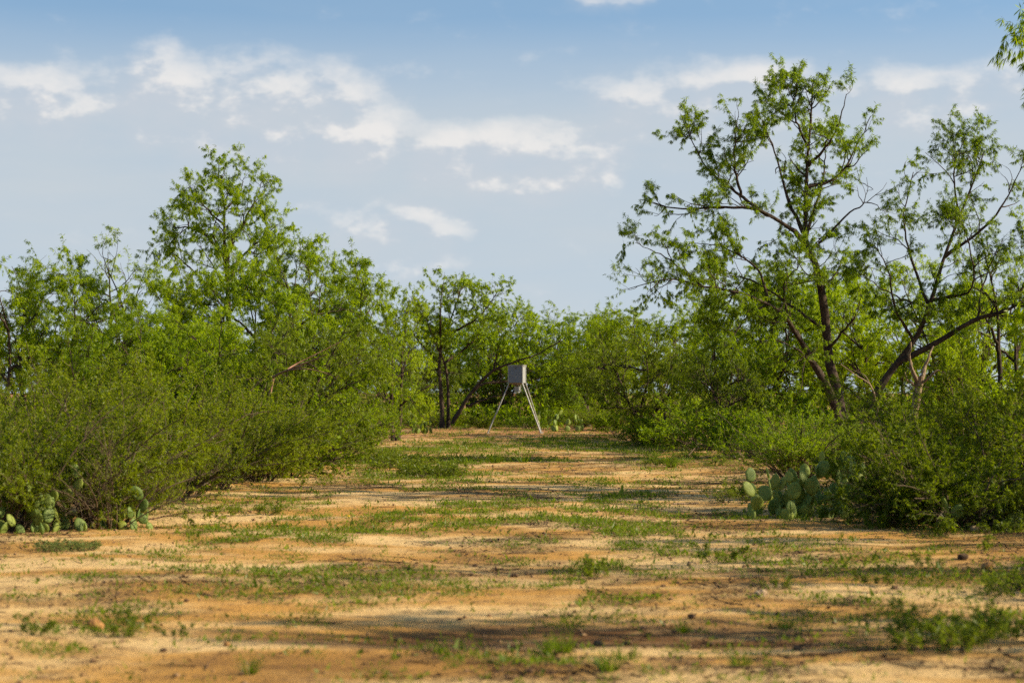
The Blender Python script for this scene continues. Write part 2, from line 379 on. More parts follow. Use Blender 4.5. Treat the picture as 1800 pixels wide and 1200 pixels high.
# ------------------------------------------------------------------ ground
GRASS = [  # photo-measured patches: x, y, half width, half height, strength
    (740, 912, 170, 24, 1.0), (1015, 915, 150, 40, .95), (850, 905, 90, 26, .8), (480, 945, 180, 18, .8), (450, 890, 60, 12, .7),
    (740, 814, 100, 30, .8), (690, 800, 50, 20, .7), (900, 806, 70, 10, .8), (500, 1030, 210, 24, .75), (90, 1030, 120, 24, .75), (100, 1125, 120, 42, .8),
    (640, 1030, 110, 18, .5), (1130, 1010, 180, 16, .65), (910, 1022, 90, 9, .7), (1280, 988, 260, 16, .65), (900, 780, 130, 5, .7), (800, 796, 120, 8, .6),
    (1160, 806, 60, 16, .6), (990, 1146, 50, 10, .6), (1080, 1172, 40, 9, .5), (1060, 785, 120, 10, .5), (780, 848, 190, 9, .55), (1040, 850, 150, 7, .4),
    (300, 985, 130, 14, .45), (1360, 1000, 140, 12, .5), (1550, 1020, 200, 20, .35), (1700, 1060, 110, 25, .4), (1130, 960, 120, 15, .5), (1340, 930, 120, 12, .35),
    (230, 1080, 60, 12, .5), (420, 1070, 60, 8, .3), (1000, 1070, 90, 8, .25), (1340, 1165, 60, 10, .35), (40, 1160, 60, 22, .8)]
GW = []
for (x, y, a, b, s) in GRASS:
    y0, y1 = gy(y + b), gy(max(y - b, 740)); Yc = (y0 + y1) / 2
    GW.append((wx(x, Yc), Yc, a * Yc / F, (y1 - y0) / 2, s))
def grass_mask(x, y):
    m = np.zeros_like(x)
    wxn = x + (fbm(x * .8, y * .6, 31, 4) - .5) * 3.4; wyn = y + (fbm(x * .7, y * .5, 47, 4) - .5) * (.10 * y + 2.2)
    for (cx, cy, a, b, s) in GW:
        q = ((wxn - cx) / a) ** 2 + ((wyn - cy) / b) ** 2
        m = np.maximum(m, s * np.clip(1.7 - q, 0, 1))
    fine = fbm(x * 2.6, y * 2.0, 5, 5)
    m = m * np.clip((fine - .42) * 6.5, 0, 1.25) * (1 - .5 * np.clip((19 - y) / 5, 0, 1))
    wild = np.clip((fbm(x * 1.5, y * 1.1, 131, 5) - .57) * 5, 0, .5) * np.clip((fbm(x * .25, y * .2, 133, 2) - .25) * 3, 0, 1)
    return np.clip(np.maximum(m, wild), 0, 1)
def edge_mask(x, y):
    """how far into the brush a spot lies (litter there)"""
    le = -4.6 + .9 * (fbm(y * .3, y * 0 + 2., 3, 2) - .5) * 2 + np.clip((y - 30) / 30, 0, 1) * 1.2
    ri = 3.9 + .8 * (fbm(y * .3, y * 0 + 9., 5, 2) - .5) * 2 + np.clip((y - 26) / 26, 0, 1) * 1.5 - np.clip((20 - y) / 8, 0, 1) * .6
    return np.clip(np.maximum(le - x, x - ri) / .9 + .2, 0, 1)
xs = np.concatenate([-np.geomspace(15, 4000, 26)[::-1], np.arange(-14.5, 14.51, .125), np.geomspace(15, 4000, 26)])
ys = np.concatenate([np.array([-4000, -1200, -300, -80, -20, -4]), np.linspace(0, 8, 12), np.geomspace(8.15, 105, 350), np.geomspace(108, 9000, 34)])
GX, GY = np.meshgrid(xs, ys); gx, gyy = GX.ravel(), GY.ravel(); gzz = gz(gx, gyy)
nx, ny = len(xs), len(ys); ii = np.arange(nx * ny).reshape(ny, nx)
gq = np.stack([ii[:-1, :-1], ii[:-1, 1:], ii[1:, 1:], ii[1:, :-1]], -1).reshape(-1, 4)
gme = mesh_from('ground', np.stack([gx, gyy, gzz], 1), gq, M['sand'], True)
gm = grass_mask(gx, gyy); em = edge_mask(gx, gyy)
lit_n = np.clip((fbm(gx * .7, gyy * .45, 71, 4) - .48) * 6, 0, 1) * np.clip((fbm(gx * 3.3, gyy * 2.6, 72, 3) - .3) * 3, 0, 1)
hum = np.clip(.8 * gm + .85 * em * np.clip((fbm(gx * 1.5, gyy * 1.1, 13, 3) - .2) * 2.5, 0, 1) + 1.0 * lit_n, 0, 1)
hum = np.where(gyy > 95, .9, hum)
wob = (fbm(gx * .9, gyy * 1.5, 55, 3) - .5)
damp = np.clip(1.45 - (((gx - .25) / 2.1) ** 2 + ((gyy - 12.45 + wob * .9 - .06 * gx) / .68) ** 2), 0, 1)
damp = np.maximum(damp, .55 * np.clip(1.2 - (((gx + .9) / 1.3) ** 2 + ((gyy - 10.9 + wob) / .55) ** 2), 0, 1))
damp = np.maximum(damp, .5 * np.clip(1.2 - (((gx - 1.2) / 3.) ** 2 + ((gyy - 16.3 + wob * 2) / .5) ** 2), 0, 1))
red = np.clip((gyy - 56) / 14, 0, 1) * .85 * np.clip((fbm(gx * .8, gyy * .4, 91, 3) - .25) * 2.4, 0, 1)
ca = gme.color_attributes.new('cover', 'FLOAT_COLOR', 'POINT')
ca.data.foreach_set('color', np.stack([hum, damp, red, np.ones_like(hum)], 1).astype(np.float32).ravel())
tag(link('ground', gme), 'sandy orange clearing floor with patches of litter', None, None, 'structure')

# ------------------------------------------------------------------ tree shapes
def gen_stems(seed, h, w, n, lean=.25, low=.35, r0=.10):
    r = np.random.default_rng(seed); out = []; a0 = r.random() * 6.28
    for i in range(n):
        a = a0 + i * 6.283 / n + r.normal() * .3; c = np.array([math.cos(a), math.sin(a)]); reach = w * .5 * r.uniform(.25, .8); H = h * r.uniform(.74, .93)
        b = r.normal(size=2) * .12
        m1 = c * reach * .22 + r.normal(size=2) * .12; m2 = c * reach * .6 + r.normal(size=2) * .2; e = c * reach + r.normal(size=2) * .25
        pts = [(b[0], b[1], 0), (b[0] + m1[0], b[1] + m1[1], H * .28), (m2[0], m2[1], H * .62), (e[0], e[1], H)]
        ra = r0 * r.uniform(.75, 1.15); out.append((pts, ra, .008, low))
        for k in range(3):
            t = [.32, .5, .7][k]; p = np.array(smooth_line(pts, 21)[int(t * 20)])
            a2 = a + r.normal() * .9 + (.6 if k % 2 else -.6); c2 = np.array([math.cos(a2), math.sin(a2)]); L = w * .5 * r.uniform(.45, .85) * (1.1 - .4 * t); up = h * r.uniform(.05, .22)
            q1 = p + np.array([c2[0] * L * .45, c2[1] * L * .45, up * .6]); q2 = p + np.array([c2[0] * L, c2[1] * L, up + r.normal() * .1])
            out.append(([tuple(p), tuple(q1), tuple(q2)], ra * .5, .006, .2))
    return out
def px_stems(base, Y, lines):
    """limbs measured on the photograph at distance Y: (x, y, depth offset) -> metres from the base"""
    bx, by = base; k = Y / F; out = []
    for (pts, ra, rb, st) in lines:
        out.append(([((x - bx) * k, d, (by - y) * k) for (x, y, d) in pts], ra, rb, st))
    return out
GEN = {}
GEN['a'] = tree_meshes('mesquite_a', 101, gen_stems(1, 5.0, 4.6, 4), 1.05, n_f=6, per=9, d2=5.5, d3=7.)[:2]
GEN['b'] = tree_meshes('mesquite_b', 102, gen_stems(2, 5.0, 4.2, 3), 1.3, n_f=6, per=9, d2=5.5, d3=7.)[:2]
GEN['c'] = tree_meshes('mesquite_c', 103, gen_stems(3, 5.0, 5.2, 4), 1.0, n_f=6, per=9, d2=5.5, d3=7.)[:2]
GEN['d'] = tree_meshes('mesquite_d', 104, gen_stems(4, 5.0, 3.8, 3), 1.0, n_f=4, per=9, d2=5.5, d3=8., leaf='mesquite_dull')[:2]
GEN['w'] = tree_meshes('mesquite_w', 105, gen_stems(6, 5.0, 3.4, 3, low=.5), .8, n_f=3, per=8, d2=5., d3=7.)[:2]
GEN['k'] = tree_meshes('mesquite_k', 106, gen_stems(7, 4.0, 5.4, 5, low=.08), 1.3, n_f=4, per=6, d2=5., d3=5.5, leaf='feather', droop=.8, L=(.07, .13), W=(.012, .021), trop=-.02)[:2]

# the tall crooked mesquite on the right
BR = (1487, 807); YR = 45.0
HR = px_stems(BR, YR, [
    ([(1489, 807, 0), (1479, 745, 0), (1474, 690, .05), (1459, 640, .1), (1455, 580, .1), (1446, 505, 0), (1430, 448, -.05), (1417, 420, 0), (1417, 362, .1), (1422, 305, .1), (1424, 230, 0), (1430, 130, -.1)], .19, .022, .55),
    ([(1485, 807, -.15), (1476, 752, -.15), (1454, 686, -.2), (1428, 639, -.25), (1407, 601, -.3), (1380, 560, -.5), (1345, 530, -.7)], .165, .04, .55),
    ([(1418, 425, 0), (1400, 405, -.2), (1374, 388, -.5), (1322, 362, -.7), (1257, 360, -.7), (1183, 362, -.5), (1125, 342, -.4)], .085, .012, .22),
    ([(1345, 374, -.6), (1291, 331, -.4), (1240, 280, .0), (1213, 215, .3)], .055, .012, .15),
    ([(1300, 340, -.4), (1285, 270, -.8), (1290, 200, -1.)], .04, .012, .2),
    ([(1412, 400, 0), (1387, 331, .3), (1374, 262, .6), (1348, 190, .7)], .06, .012, .25),
    ([(1421, 318, .1), (1473, 300, .3), (1508, 253, .5), (1540, 185, .5)], .055, .012, .2),
    ([(1423, 280, 0), (1460, 230, -.6), (1480, 160, -.8)], .045, .012, .2),
    ([(1424, 250, 0), (1395, 190, -.3), (1400, 130, -.2)], .04, .012, .2),
    ([(1418, 400, 0), (1460, 300, 1.0), (1470, 220, 1.4)], .05, .012, .3),
    ([(1440, 420, 0), (1490, 368, -.4), (1520, 350, -.5), (1545, 365, -.6)], .035, .008, .45),
    ([(1407, 601, -.3), (1360, 545, -.9), (1290, 515, -1.3), (1226, 505, -1.5), (1170, 490, -1.5), (1096, 508, -1.4)], .065, .01, .3),
    ([(1226, 505, -1.5), (1165, 455, -1.4), (1110, 425, -1.2)], .03, .008, .1),
    ([(1345, 530, -.7), (1325, 470, -.6), (1270, 430, -.4), (1215, 420, -.2)], .045, .01, .2),
    ([(1380, 560, -.5), (1370, 500, -.9), (1395, 460, -1.2)], .045, .012, .1),
    ([(1345, 530, -.7), (1300, 560, -1.2), (1270, 600, -1.5)], .04, .012, .2),
    ([(1455, 580, .1), (1400, 530, .7), (1330, 480, 1.2), (1290, 470, 1.4)], .05, .012, .2),
    ([(1446, 505, 0), (1480, 470, .8), (1500, 440, 1.3)], .04, .012, .3),
    ([(1428, 639, -.25), (1385, 610, -1.), (1330, 590, -1.4)], .04, .012, .2), ([(1458, 610, .1), (1490, 560, -.7), (1500, 520, -1.)], .04, .012, .25), ([(1446, 505, 0), (1420, 480, -.8), (1440, 455, -1.2)], .035, .012, .2),
    ([(1440, 412, 0), (1470, 395, .1), (1478, 392, .1)], .02, .008, 1.1),
    ([(1510, 300, .4), (1540, 318, .4), (1530, 322, .4)], .012, .005, 1.1)])
hero_r = tree_meshes('mesquite_r', 201, HR, 1.45, gap=.42, n_f=6, per=10, d2=5.4, L=(.06, .12), W=(.0075, .0135), d3=7., l1=(.5, 1.15), leaf='mesquite_dull', split=True)
# its neighbour with the long low limb
BR2 = (1506, 805); YR2 = 45.6
HR2 = px_stems(BR2, YR2, [
    ([(1506, 805, 0), (1508, 748, 0), (1545, 690, .1), (1575, 645, .1), (1608, 603, .1), (1634, 545, 0), (1662, 455, 0), (1702, 355, 0), (1735, 265, .1)], .145, .018, .5),
    ([(1575, 645, .1), (1640, 608, -.2), (1712, 566, -.4), (1770, 546, -.5), (1850, 505, -.5)], .095, .03, .35),
    ([(1634, 545, 0), (1612, 470, .3), (1596, 390, .4), (1615, 300, .5)], .05, .012, .25),
    ([(1662, 455, 0), (1740, 390, -.4), (1790, 300, -.5)], .05, .012, .25),
    ([(1690, 390, 0), (1670, 310, -.5), (1685, 255, -.7)], .035, .01, .2),
    ([(1640, 530, 0), (1700, 512, -.6), (1680, 420, -1.1), (1650, 380, -1.2)], .04, .01, .3),
    ([(1712, 566, -.4), (1730, 500, 0), (1770, 420, .3)], .04, .01, .25),
    ([(1608, 603, .1), (1570, 545, -.3), (1555, 480, -.5), (1530, 440, -.6)], .045, .012, .3),
    ([(1634, 545, 0), (1580, 520, .6), (1520, 480, .8)], .035, .01, .2),
    ([(1770, 546, -.5), (1810, 470, -.3), (1830, 400, -.2)], .04, .01, .2)])
hero_r2 = tree_meshes('mesquite_r2', 202, HR2, 1.8, gap=.42, n_f=6, per=9, L=(.06, .12), W=(.0075, .0135), d2=5., d3=7., l1=(.5, 1.15), leaf='mesquite_dull', split=True)
# the tall airy mesquite above the left brush
BL = (398, 799); YL = 48.0
HL = px_stems(BL, YL, [
    ([(398, 799, 0), (402, 700, 0), (399, 600, .1), (400, 500, 0), (394, 420, 0), (392, 350, .1), (384, 275, 0)], .15, .02, .5),
    ([(400, 480, 0), (404, 410, -.1), (432, 370, -.2), (455, 325, -.3), (470, 290, -.3)], .07, .012, .3),
    ([(394, 430, 0), (350, 385, .3), (300, 370, .4), (262, 392, .4)], .05, .01, .15),
    ([(392, 370, .1), (352, 330, -.2), (335, 295, -.3)], .04, .01, .2),
    ([(393, 340, .1), (420, 300, .4), (425, 275, .5)], .035, .01, .2),
    ([(400, 455, 0), (460, 395, .4), (497, 362, .5)], .045, .01, .2),
    ([(399, 520, 0), (340, 460, -.4), (290, 420, -.6)], .05, .012, .2),
    ([(399, 540, 0), (470, 470, -.4), (520, 420, -.5)], .05, .012, .2),
    ([(395, 440, 0), (380, 390, -.8), (400, 340, -1.1)], .04, .01, .2),
    ([(400, 500, 0), (360, 440, .8), (330, 400, 1.1)], .04, .01, .2), ([(399, 470, 0), (440, 430, .9), (470, 400, 1.2)], .04, .01, .2), ([(396, 430, 0), (420, 400, -.7), (440, 350, -.9)], .035, .01, .2)])
hero_l = tree_meshes('mesquite_l', 203, HL, 1.4, gap=.42, L=(.06, .12), W=(.0075, .0135), n_f=6, per=11, d2=5.5, d3=7., l1=(.5, 1.1), split=True)
# the leaning multi-stemmed tree behind the feeder
BC = (785, 754); YC = 82.0
HC = px_stems(BC, YC, [
    ([(777, 754, 0), (776, 700, 0), (772, 630, 0), (786, 580, .3), (800, 540, .4), (815, 495, .5)], .12, .02, .4),
    ([(788, 754, .2), (787, 690, .2), (781, 640, .1), (760, 590, -.3), (742, 540, -.6)], .10, .02, .4),
    ([(795, 745, -.2), (830, 690, -.4), (868, 652, -.5), (900, 640, -.6), (950, 622, -.6), (985, 600, -.5)], .10, .02, .35),
    ([(797, 738, -.2), (838, 682, .3), (880, 672, .5), (940, 668, .7), (1000, 652, .8), (1060, 632, .8)], .08, .015, .35),
    ([(822, 715, -.1), (852, 703, -.2), (900, 692, -.3)], .07, .02, .7),
    ([(772, 640, 0), (735, 600, .5), (706, 560, .8)], .07, .02, .3),
    ([(784, 590, .3), (840, 560, -.3), (875, 515, -.5)], .07, .02, .25),
    ([(781, 640, 0), (830, 600, 1.), (860, 550, 1.4)], .07, .02, .3),
    ([(775, 610, 0), (775, 550, -.8), (780, 505, -1.)], .06, .02, .3),
    ([(868, 652, -.5), (880, 600, -.6), (910, 570, -.6)], .05, .02, .2)])
hero_c = tree_meshes('mesquite_c2', 204, HC, 1.4, n_f=3, per=8, d2=5.5, d3=6.5, L=(.09, .16), W=(.016, .028), l1=(.7, 1.7), l2=(.5, 1.1), split=True)

def top_of(me):
    z = np.empty(len(me.vertices) * 3, np.float32); me.vertices.foreach_get('co', z); return float(np.quantile(z[2::3], .9985))
GH = {k: top_of(v[1]) for k, v in GEN.items()}
def T(kind, px, Y, top, rz, label, wsc=1., group='mesquites around the clearing'):
    """a mesquite at photo column px and distance Y whose crown top shows at photo row top"""
    x = wx(px, Y); h = 1.5 + (690 - top) / F * Y; s = h / GH[kind]
    return plant('mesquite_tree', label, 'tree', GEN[kind], (x, Y), R(rz), (s * wsc, s * wsc, s), group)
plant('mesquite_tree', 'tall crooked dark-trunked mesquite on the right, highest crown in view', 'tree', hero_r, (wx(BR[0], YR), YR), 0, (1, 1, .975), 'mesquites around the clearing')
plant('mesquite_tree', 'mesquite with long low limb reaching to the right edge, beside the tall crooked one', 'tree', hero_r2, (wx(BR2[0], YR2), YR2), 0, 1, 'mesquites around the clearing')
plant('mesquite_tree', 'tall airy mesquite standing above the brush on the left', 'tree', hero_l, (wx(BL[0], YL), YL), 0, (.88, .88, .93), 'mesquites around the clearing')
plant('mesquite_tree', 'many-stemmed leaning mesquite with black limbs just behind the feeder', 'tree', hero_c, (wx(BC[0], YC), YC), 0, 1, 'mesquites around the clearing')
T('b', 30, 47, 432, 20, 'mesquite at the left edge of the picture, above the olive brush')
T('d', 118, 53, 442, 80, 'darker mesquite second from the left edge, low in the skyline', 1.1)
T('w', 205, 49, 408, 150, 'open-crowned mesquite with twigs against the sky left of the tall airy one')
T('a', 285, 45, 452, 200, 'full yellow-green mesquite just left of and below the tall airy one')
T('c', 465, 46, 398, 300, 'full mesquite touching the tall airy one on its right side', .95)
T('b', 548, 47, 428, 45, 'yellow-green mesquite at the right shoulder of the left thicket')
T('a', 606, 54, 462, 110, 'drooping mesquite at the right end of the left thicket', .85)
T('c', 392, 40, 505, 250, 'low bright mesquite in front of the trunk of the tall airy one', 1.15)
T('k', 530, 39, 560, 30, 'low dense mesquite with bare dead limbs, behind the left brush', .9)
T('d', 160, 39, 530, 290, 'low dull mesquite behind the olive brush near the left edge', 1.15)
T('c', 270, 38, 540, 140, 'low bright mesquite behind the olive brush, left of the tall airy trunk')
T('w', 694, 63, 490, 60, 'thin wispy mesquite in the gap between left thicket and leaning tree', .8)
T('d', 662, 72, 540, 10, 'dark-stemmed mesquite in shade left of the leaning tree', .9)
T('b', 905, 92, 532, 70, 'mesquite behind the feeder, just right of the leaning tree', 1.)
T('w', 965, 95, 528, 170, 'wispy mesquite with bare tips, rising right above the feeder', 1.1)
T('d', 1032, 88, 545, 240, 'small mesquite with forked dark trunk right of the feeder', 1.)
T('a', 1090, 80, 540, 330, 'mesquite at the back right corner of the clearing', 1.)
T('k', 1135, 64, 590, 100, 'dense dark drooping mesquite right of the feeder, shading the ground', .95)
T('c', 1180, 68, 512, 190, 'rounded mesquite behind the dense dark one on the right', 1.)
T('b', 1262, 60, 490, 15, 'bright mesquite under the outstretched left limb of the tall crooked one', 1.05)
T('a', 1362, 56, 452, 260, 'bright mesquite directly behind the left half of the tall crooked one', 1.1)
T('k', 1270, 53, 610, 200, 'low dark mesquite behind the bright bush on the right', .8)
T('b', 1560, 56, 462, 130, 'bright mesquite seen between the two big right-hand trunks and the dead snag')
T('c', 1690, 53, 455, 50, 'full bright mesquite behind the pale dead snag', 1.1)
T('w', 1778, 48, 370, 220, 'wispy mesquite at the right edge below the hanging corner branch', .9)
T('d', 1620, 62, 480, 310, 'dull mesquite farthest back behind the dead snag', 1.2)
T('a', 1470, 60, 470, 20, 'yellow-green mesquite filling behind the tall crooked trunk', 1.1)
T('a', 742, 97, 560, 140, 'rear mesquite closing the view left of the leaning stems', 1.1)
T('c', 832, 99, 535, 200, 'rear mesquite seen through the leaning stems, left of the feeder', 1.1)
T('k', 880, 96, 600, 60, 'dense low mesquite directly behind the feeder box', 1.)
T('k', 1000, 97, 600, 160, 'dense low mesquite behind the far right prickly pear', 1.)
T('a', 1060, 91, 538, 75, 'rear mesquite filling the skyline left of the back right corner', 1.05)
T('b', 1005, 94, 545, 275, 'rear mesquite between the wispy one and the forked small one', 1.1)
T('k', 720, 88, 610, 250, 'dense low mesquite behind the far pale prickly pear', .9)
# near trees on the right, most of them outside the picture; their shade falls over the clearing
plant('mesquite_tree', 'near mesquite whose branch tip hangs into the upper right corner', 'tree', GEN['b'], (10.35, 30), R(200), (1.35, 1.35, 1.74), 'mesquites around the clearing')
NEAR = [('w', 7.3, 12.0, 70, (1.0, .75, 1.3), 'slender mesquite right of the photographer, its shade crossing the damp strip'),
        ('d', 8.6, 15.8, 10, (1.1, .72, 1.2), 'dull mesquite past the frame edge, right of the foreground weeds'),
        ('w', 9.8, 19.3, 40, (1.1, .6, 1.25), 'thin mesquite past the frame edge, right of the near feathery brush'),
        ('a', 9.6, 24.5, 130, (1.0, 1.0, 1.0), 'full mesquite just past the right edge, shading the feathery brush')]
for k, x, y, rz, s, lb in NEAR: plant('mesquite_tree', lb, 'tree', GEN[k], (x, y), R(rz), s, 'mesquites around the clearing')

# far thicket: one mass behind everything
def thicket():
    r = np.random.default_rng(77); spots = []
    for Y0, Y1, n, xm in ((92, 106, 18, 22), (66, 98, 8, 24), (55, 66, 4, 20)):
        for _ in range(n):
            Y = r.uniform(Y0, Y1); x = r.uniform(-xm, xm)
            if Y < 98 and abs(x - (0)) < 9 + (98 - Y) * .0 and Y < 96: x = math.copysign(9 + abs(x) * .7, x)
            spots.append((x, Y, r.uniform(3.2, 4.9) * (1 if Y < 98 else .95)))
    tv, lv = [], []
    for (x, Y, h) in spots:
        g = gh(x, Y); st = gen_stems(int(r.integers(1e6)), h, h * 1.05, 3, r0=.08)
        S0 = np.array([smooth_line(s[0], 8) for s in st]); R0 = np.array([np.linspace(s[1], s[2], 8) for s in st])
        off = np.array([x, Y, g]); S0 = S0 + off; tv.append(tubes(S0, R0, 5))
        P1, R1 = shoot(r, S0, R0, 2.2, .2, (30, 80), (.5, 1.3), (.012, .022), 5, .2, .05); tv.append(tubes(P1, R1, 3))
        B, D = fascicles(r, P1, 5); B = B + r.normal(size=B.shape) * .10
        lv.append(blades(r, B, D, 4, (.14, .26), (.05, .09), .5, .6))
    for _ in range(150):   # low undergrowth that closes the view between the stems
        Y = r.uniform(86, 104); x = r.uniform(-24, 24); n = 150; a = r.random(n) * 6.283; q = np.sqrt(r.random(n)) * 1.1
        B = np.stack([x + np.cos(a) * q, Y + np.sin(a) * q, gh(x, Y) + r.random(n) ** 1.3 * r.uniform(.7, 1.6)], 1)
        lv.append(blades(r, B, np.tile([[0, 0, 1.]], (n, 1)), 2, (.14, .28), (.05, .1), 0, .7))
    V, Q = join(tv); V2, Q2 = join(lv); me = mesh_from('far_thicket', *join([(V, Q), (V2, Q2)]), [M['bark'], M['mesquite_dull']], False, np.concatenate([np.zeros(len(Q)), np.ones(len(Q2))]))
    print('thicket quads', len(Q) + len(Q2)); return me
tag(link('far_thicket', thicket()), 'green mesquite thicket massed behind the clearing', 'thicket', None, 'stuff')

# ------------------------------------------------------------------ brush
def shrub_meshes(name, seed, h, w, nst, leaf, L, W, per=4, n1=9., n2=10., nf1=12, nf2=12, l1=(.25, .6), l2=(.1, .3), trop=.08, up=.9, droop=.1, spread=.7, flat=0., root=.22, start=.22, hv=(.65, 1.08),
                 bark='twig', r0=(.008, .018), gnarl=.10):
    r = np.random.default_rng(seed); n = 9
    a = r.random(nst) * 6.283; rr = np.sqrt(r.random(nst)) * w * .5 * root
    P = np.zeros((nst, n, 3)); P[:, 0] = np.stack([np.cos(a) * rr, np.sin(a) * rr, np.zeros(nst) - .03], 1)
    out = r.uniform(.05, 1., nst) ** .7; a2 = a + r.normal(size=nst) * .5
    d = unit(np.stack([np.cos(a2) * out, np.sin(a2) * out, np.full(nst, up)], 1))
    Ls = h * r.uniform(*hv, nst) * np.sqrt(1 + (out * .45) ** 2)
    hor = np.stack([np.cos(a2), np.sin(a2), np.zeros(nst)], 1)
    for k in range(1, n):
        d = unit(d + r.normal(size=d.shape) * gnarl + hor * (out * .10 * w / h)[:, None] - np.array([0, 0, 1.]) * (out * .05)[:, None])
        P[:, k] = P[:, k - 1] + d * (Ls / (n - 1))[:, None]
    P[..., 2] = np.maximum(P[..., 2], -.03 + np.arange(n)[None] * .02)
    R0 = r.uniform(*r0, nst)[:, None] * np.linspace(1, .3, n)[None]
    tv = [tubes(P, R0, 5)]
    P1, R1 = shoot(r, P, R0, n1, start, (18, 60), l1, (.003, .006), 5, .14, trop); tv.append(tubes(P1, R1, 3))
    P2, R2 = shoot(r, P1, R1, n2, .15, (20, 65), l2, (.0016, .003), 3, .12, trop * .6); tv.append(tubes(P2, R2, 3))
    b2, t2 = fascicles(r, P2, nf2, .05); b1, t1 = fascicles(r, P1, nf1, .15)
    B = np.concatenate([b1, b2]); D = np.concatenate([t1, t2])
    k = fbm(B[:, 0] * 2.6 + 5 * B[:, 1], B[:, 2] * 2.6 + 3 * B[:, 1], seed, 2); keep = (k + r.random(len(B)) * .6) > .5
    V, Q = blades(r, B[keep], D[keep], per, L, W, droop, spread, flat)
    tV, tQ = join(tv); print(name, 'stems', len(tQ), 'leaves', len(Q))
    return mesh_from(name + '_stems', tV, tQ, M[bark], True), mesh_from(name + '_foliage', V, Q, M[leaf])
SH = {}
SH['o1'] = shrub_meshes('brush_a', 301, 1.9, 2.0, 38, 'brush', (.022, .045), (.007, .013), 4, 9., 10., 10, 9, start=.12, up=1.35, trop=.12, hv=(.5, 1.12))
SH['o2'] = shrub_meshes('brush_b', 302, 1.9, 2.4, 36, 'brush', (.022, .045), (.007, .013), 4, 9., 10., 10, 9, trop=.08, start=.12, up=1.1, hv=(.5, 1.1))
SH['f1'] = shrub_meshes('brush_c', 303, 1.6, 3.2, 36, 'feather', (.035, .07), (.009, .016), 4, 8., 8., 12, 11, start=.1, trop=-.02, up=.55, spread=.6, flat=.75)
SH['f2'] = shrub_meshes('brush_d', 304, 1.8, 2.6, 32, 'feather', (.035, .07), (.009, .016), 4, 8., 8., 12, 11, start=.12, trop=.0, up=.7, spread=.6, flat=.55)
SH['g1'] = shrub_meshes('bush_a', 305, 1.6, 2.2, 26, 'bright', (.03, .06), (.013, .025), 4, 7., 7., 9, 8, spread=.65)
SH['u1'] = shrub_meshes('wisp_a', 306, 1.6, 1.8, 44, 'bright', (.04, .09), (.006, .011), 3, 7., 7., 8, 7, trop=.12, up=1.3, spread=.4, l1=(.3, .7))
SH['x1'] = shrub_meshes('bare_a', 307, 1.4, 1.6, 20, 'brush', (.018, .03), (.006, .010), 2, 9., 11., 1, 1, (.3, .7), (.12, .35), .1, 1.1, bark='twig', hv=(.5, 1.1), start=.25)
SHH = {k: top_of(v[1]) for k, v in SH.items()}; print(GH, SHH)
def Sx(kind, px, Y, top, rz, label, wsc=1., name='brush_shrub', group='shrubs along the clearing'):
    h = 1.5 + (690 - top) / F * Y; s = h / SHH[kind]
    return plant(name, label, 'shrub', SH[kind], (wx(px, Y), Y), R(rz), (s * wsc, s * wsc, s), group, ('stems', 'foliage'))
Sx('o1', 15, 21.6, 655, 0, 'olive brush at the left edge, nearest the camera on that side')
Sx('o2', 120, 22.6, 640, 70, 'wide olive brush with prickly pear showing through its stems', 1.05)
Sx('o1', 215, 24.5, 650, 130, 'olive brush with reddish bare twigs in its middle, left foreground', 1.05)
Sx('o2', 300, 27.5, 655, 220, 'olive brush right of the left prickly pear, low twigs on the sand')
Sx('o1', 372, 30.5, 655, 300, 'olive brush with dark hollow under it, middle of the left row', 1.1)
Sx('o2', 450, 33.5, 665, 20, 'greener brush past the dark hollow in the left row')
Sx('f2', 500, 36.5, 672, 160, 'feathery green brush near the far end of the left row')
Sx('u1', 562, 41, 660, 80, 'upright reed-like shrub at the far end of the left row', 1.1)
Sx('o1', 585, 50, 672, 10, 'last shrub of the left row, toward the feeder', 1.)
Sx('o2', 60, 29, 618, 200, 'tall olive shrub behind the near brush at the left edge', 1.1)
Sx('o1', 165, 31, 612, 260, 'tall olive shrub in the second row, above the reddish twigs', 1.1)
Sx('o2', 285, 34, 622, 330, 'second-row olive shrub below the tall airy mesquite', 1.1)
Sx('g1', 400, 37, 625, 100, 'bright green second-row bush left of the dead limbs', 1.05)
Sx('g1', 480, 41, 640, 40, 'bright green bush right under the dead reddish limbs')
Sx('u1', 612, 60, 684, 120, 'dull upright shrub left of the far pale prickly pear', 1.2)
Sx('x1', 190, 22.0, 715, 0, 'nearly bare reddish-brown twiggy shrub in front of the left olive brush', 1.1, 'bare_shrub')
Sx('x1', 330, 28.0, 730, 140, 'nearly bare brown shrub at the edge of the sand, middle of the left row', 1.1, 'bare_shrub')
Sx('f1', 1590, 22.8, 735, 40, 'dark feathery shrub spreading low right of the prickly pear clump', .62)
Sx('f1', 1690, 22.4, 690, 140, 'wide dark feathery shrub nearest the camera on the right', .8)
Sx('f2', 1800, 23.6, 660, 250, 'dark feathery shrub at the right edge', 1.05)
Sx('f2', 1620, 27, 690, 300, 'feathery shrub behind the near right ones, below the dead snag', 1.)
Sx('o1', 1730, 29, 635, 20, 'taller olive shrub at right, behind the feathery ones', 1.1)
Sx('f2', 1520, 29.5, 745, 90, 'low feathery shrub between prickly pear clump and crooked trunk', .9)
Sx('u1', 1400, 34, 690, 180, 'wispy reed-like shrub behind the prickly pear clump', 1.15)
Sx('u1', 1450, 37, 700, 30, 'thin grey-green shrub at the foot of the crooked trunk', 1.1)
Sx('g1', 1300, 46, 700, 250, 'bright green bush left of the crooked trunk, nearest of its pair', 1.1)
Sx('g1', 1235, 51, 688, 60, 'bright green bush with leaning dry stick before it', 1.15)
Sx('o2', 1140, 58, 712, 330, 'low dull shrub under the dense dark mesquite', 1.2)
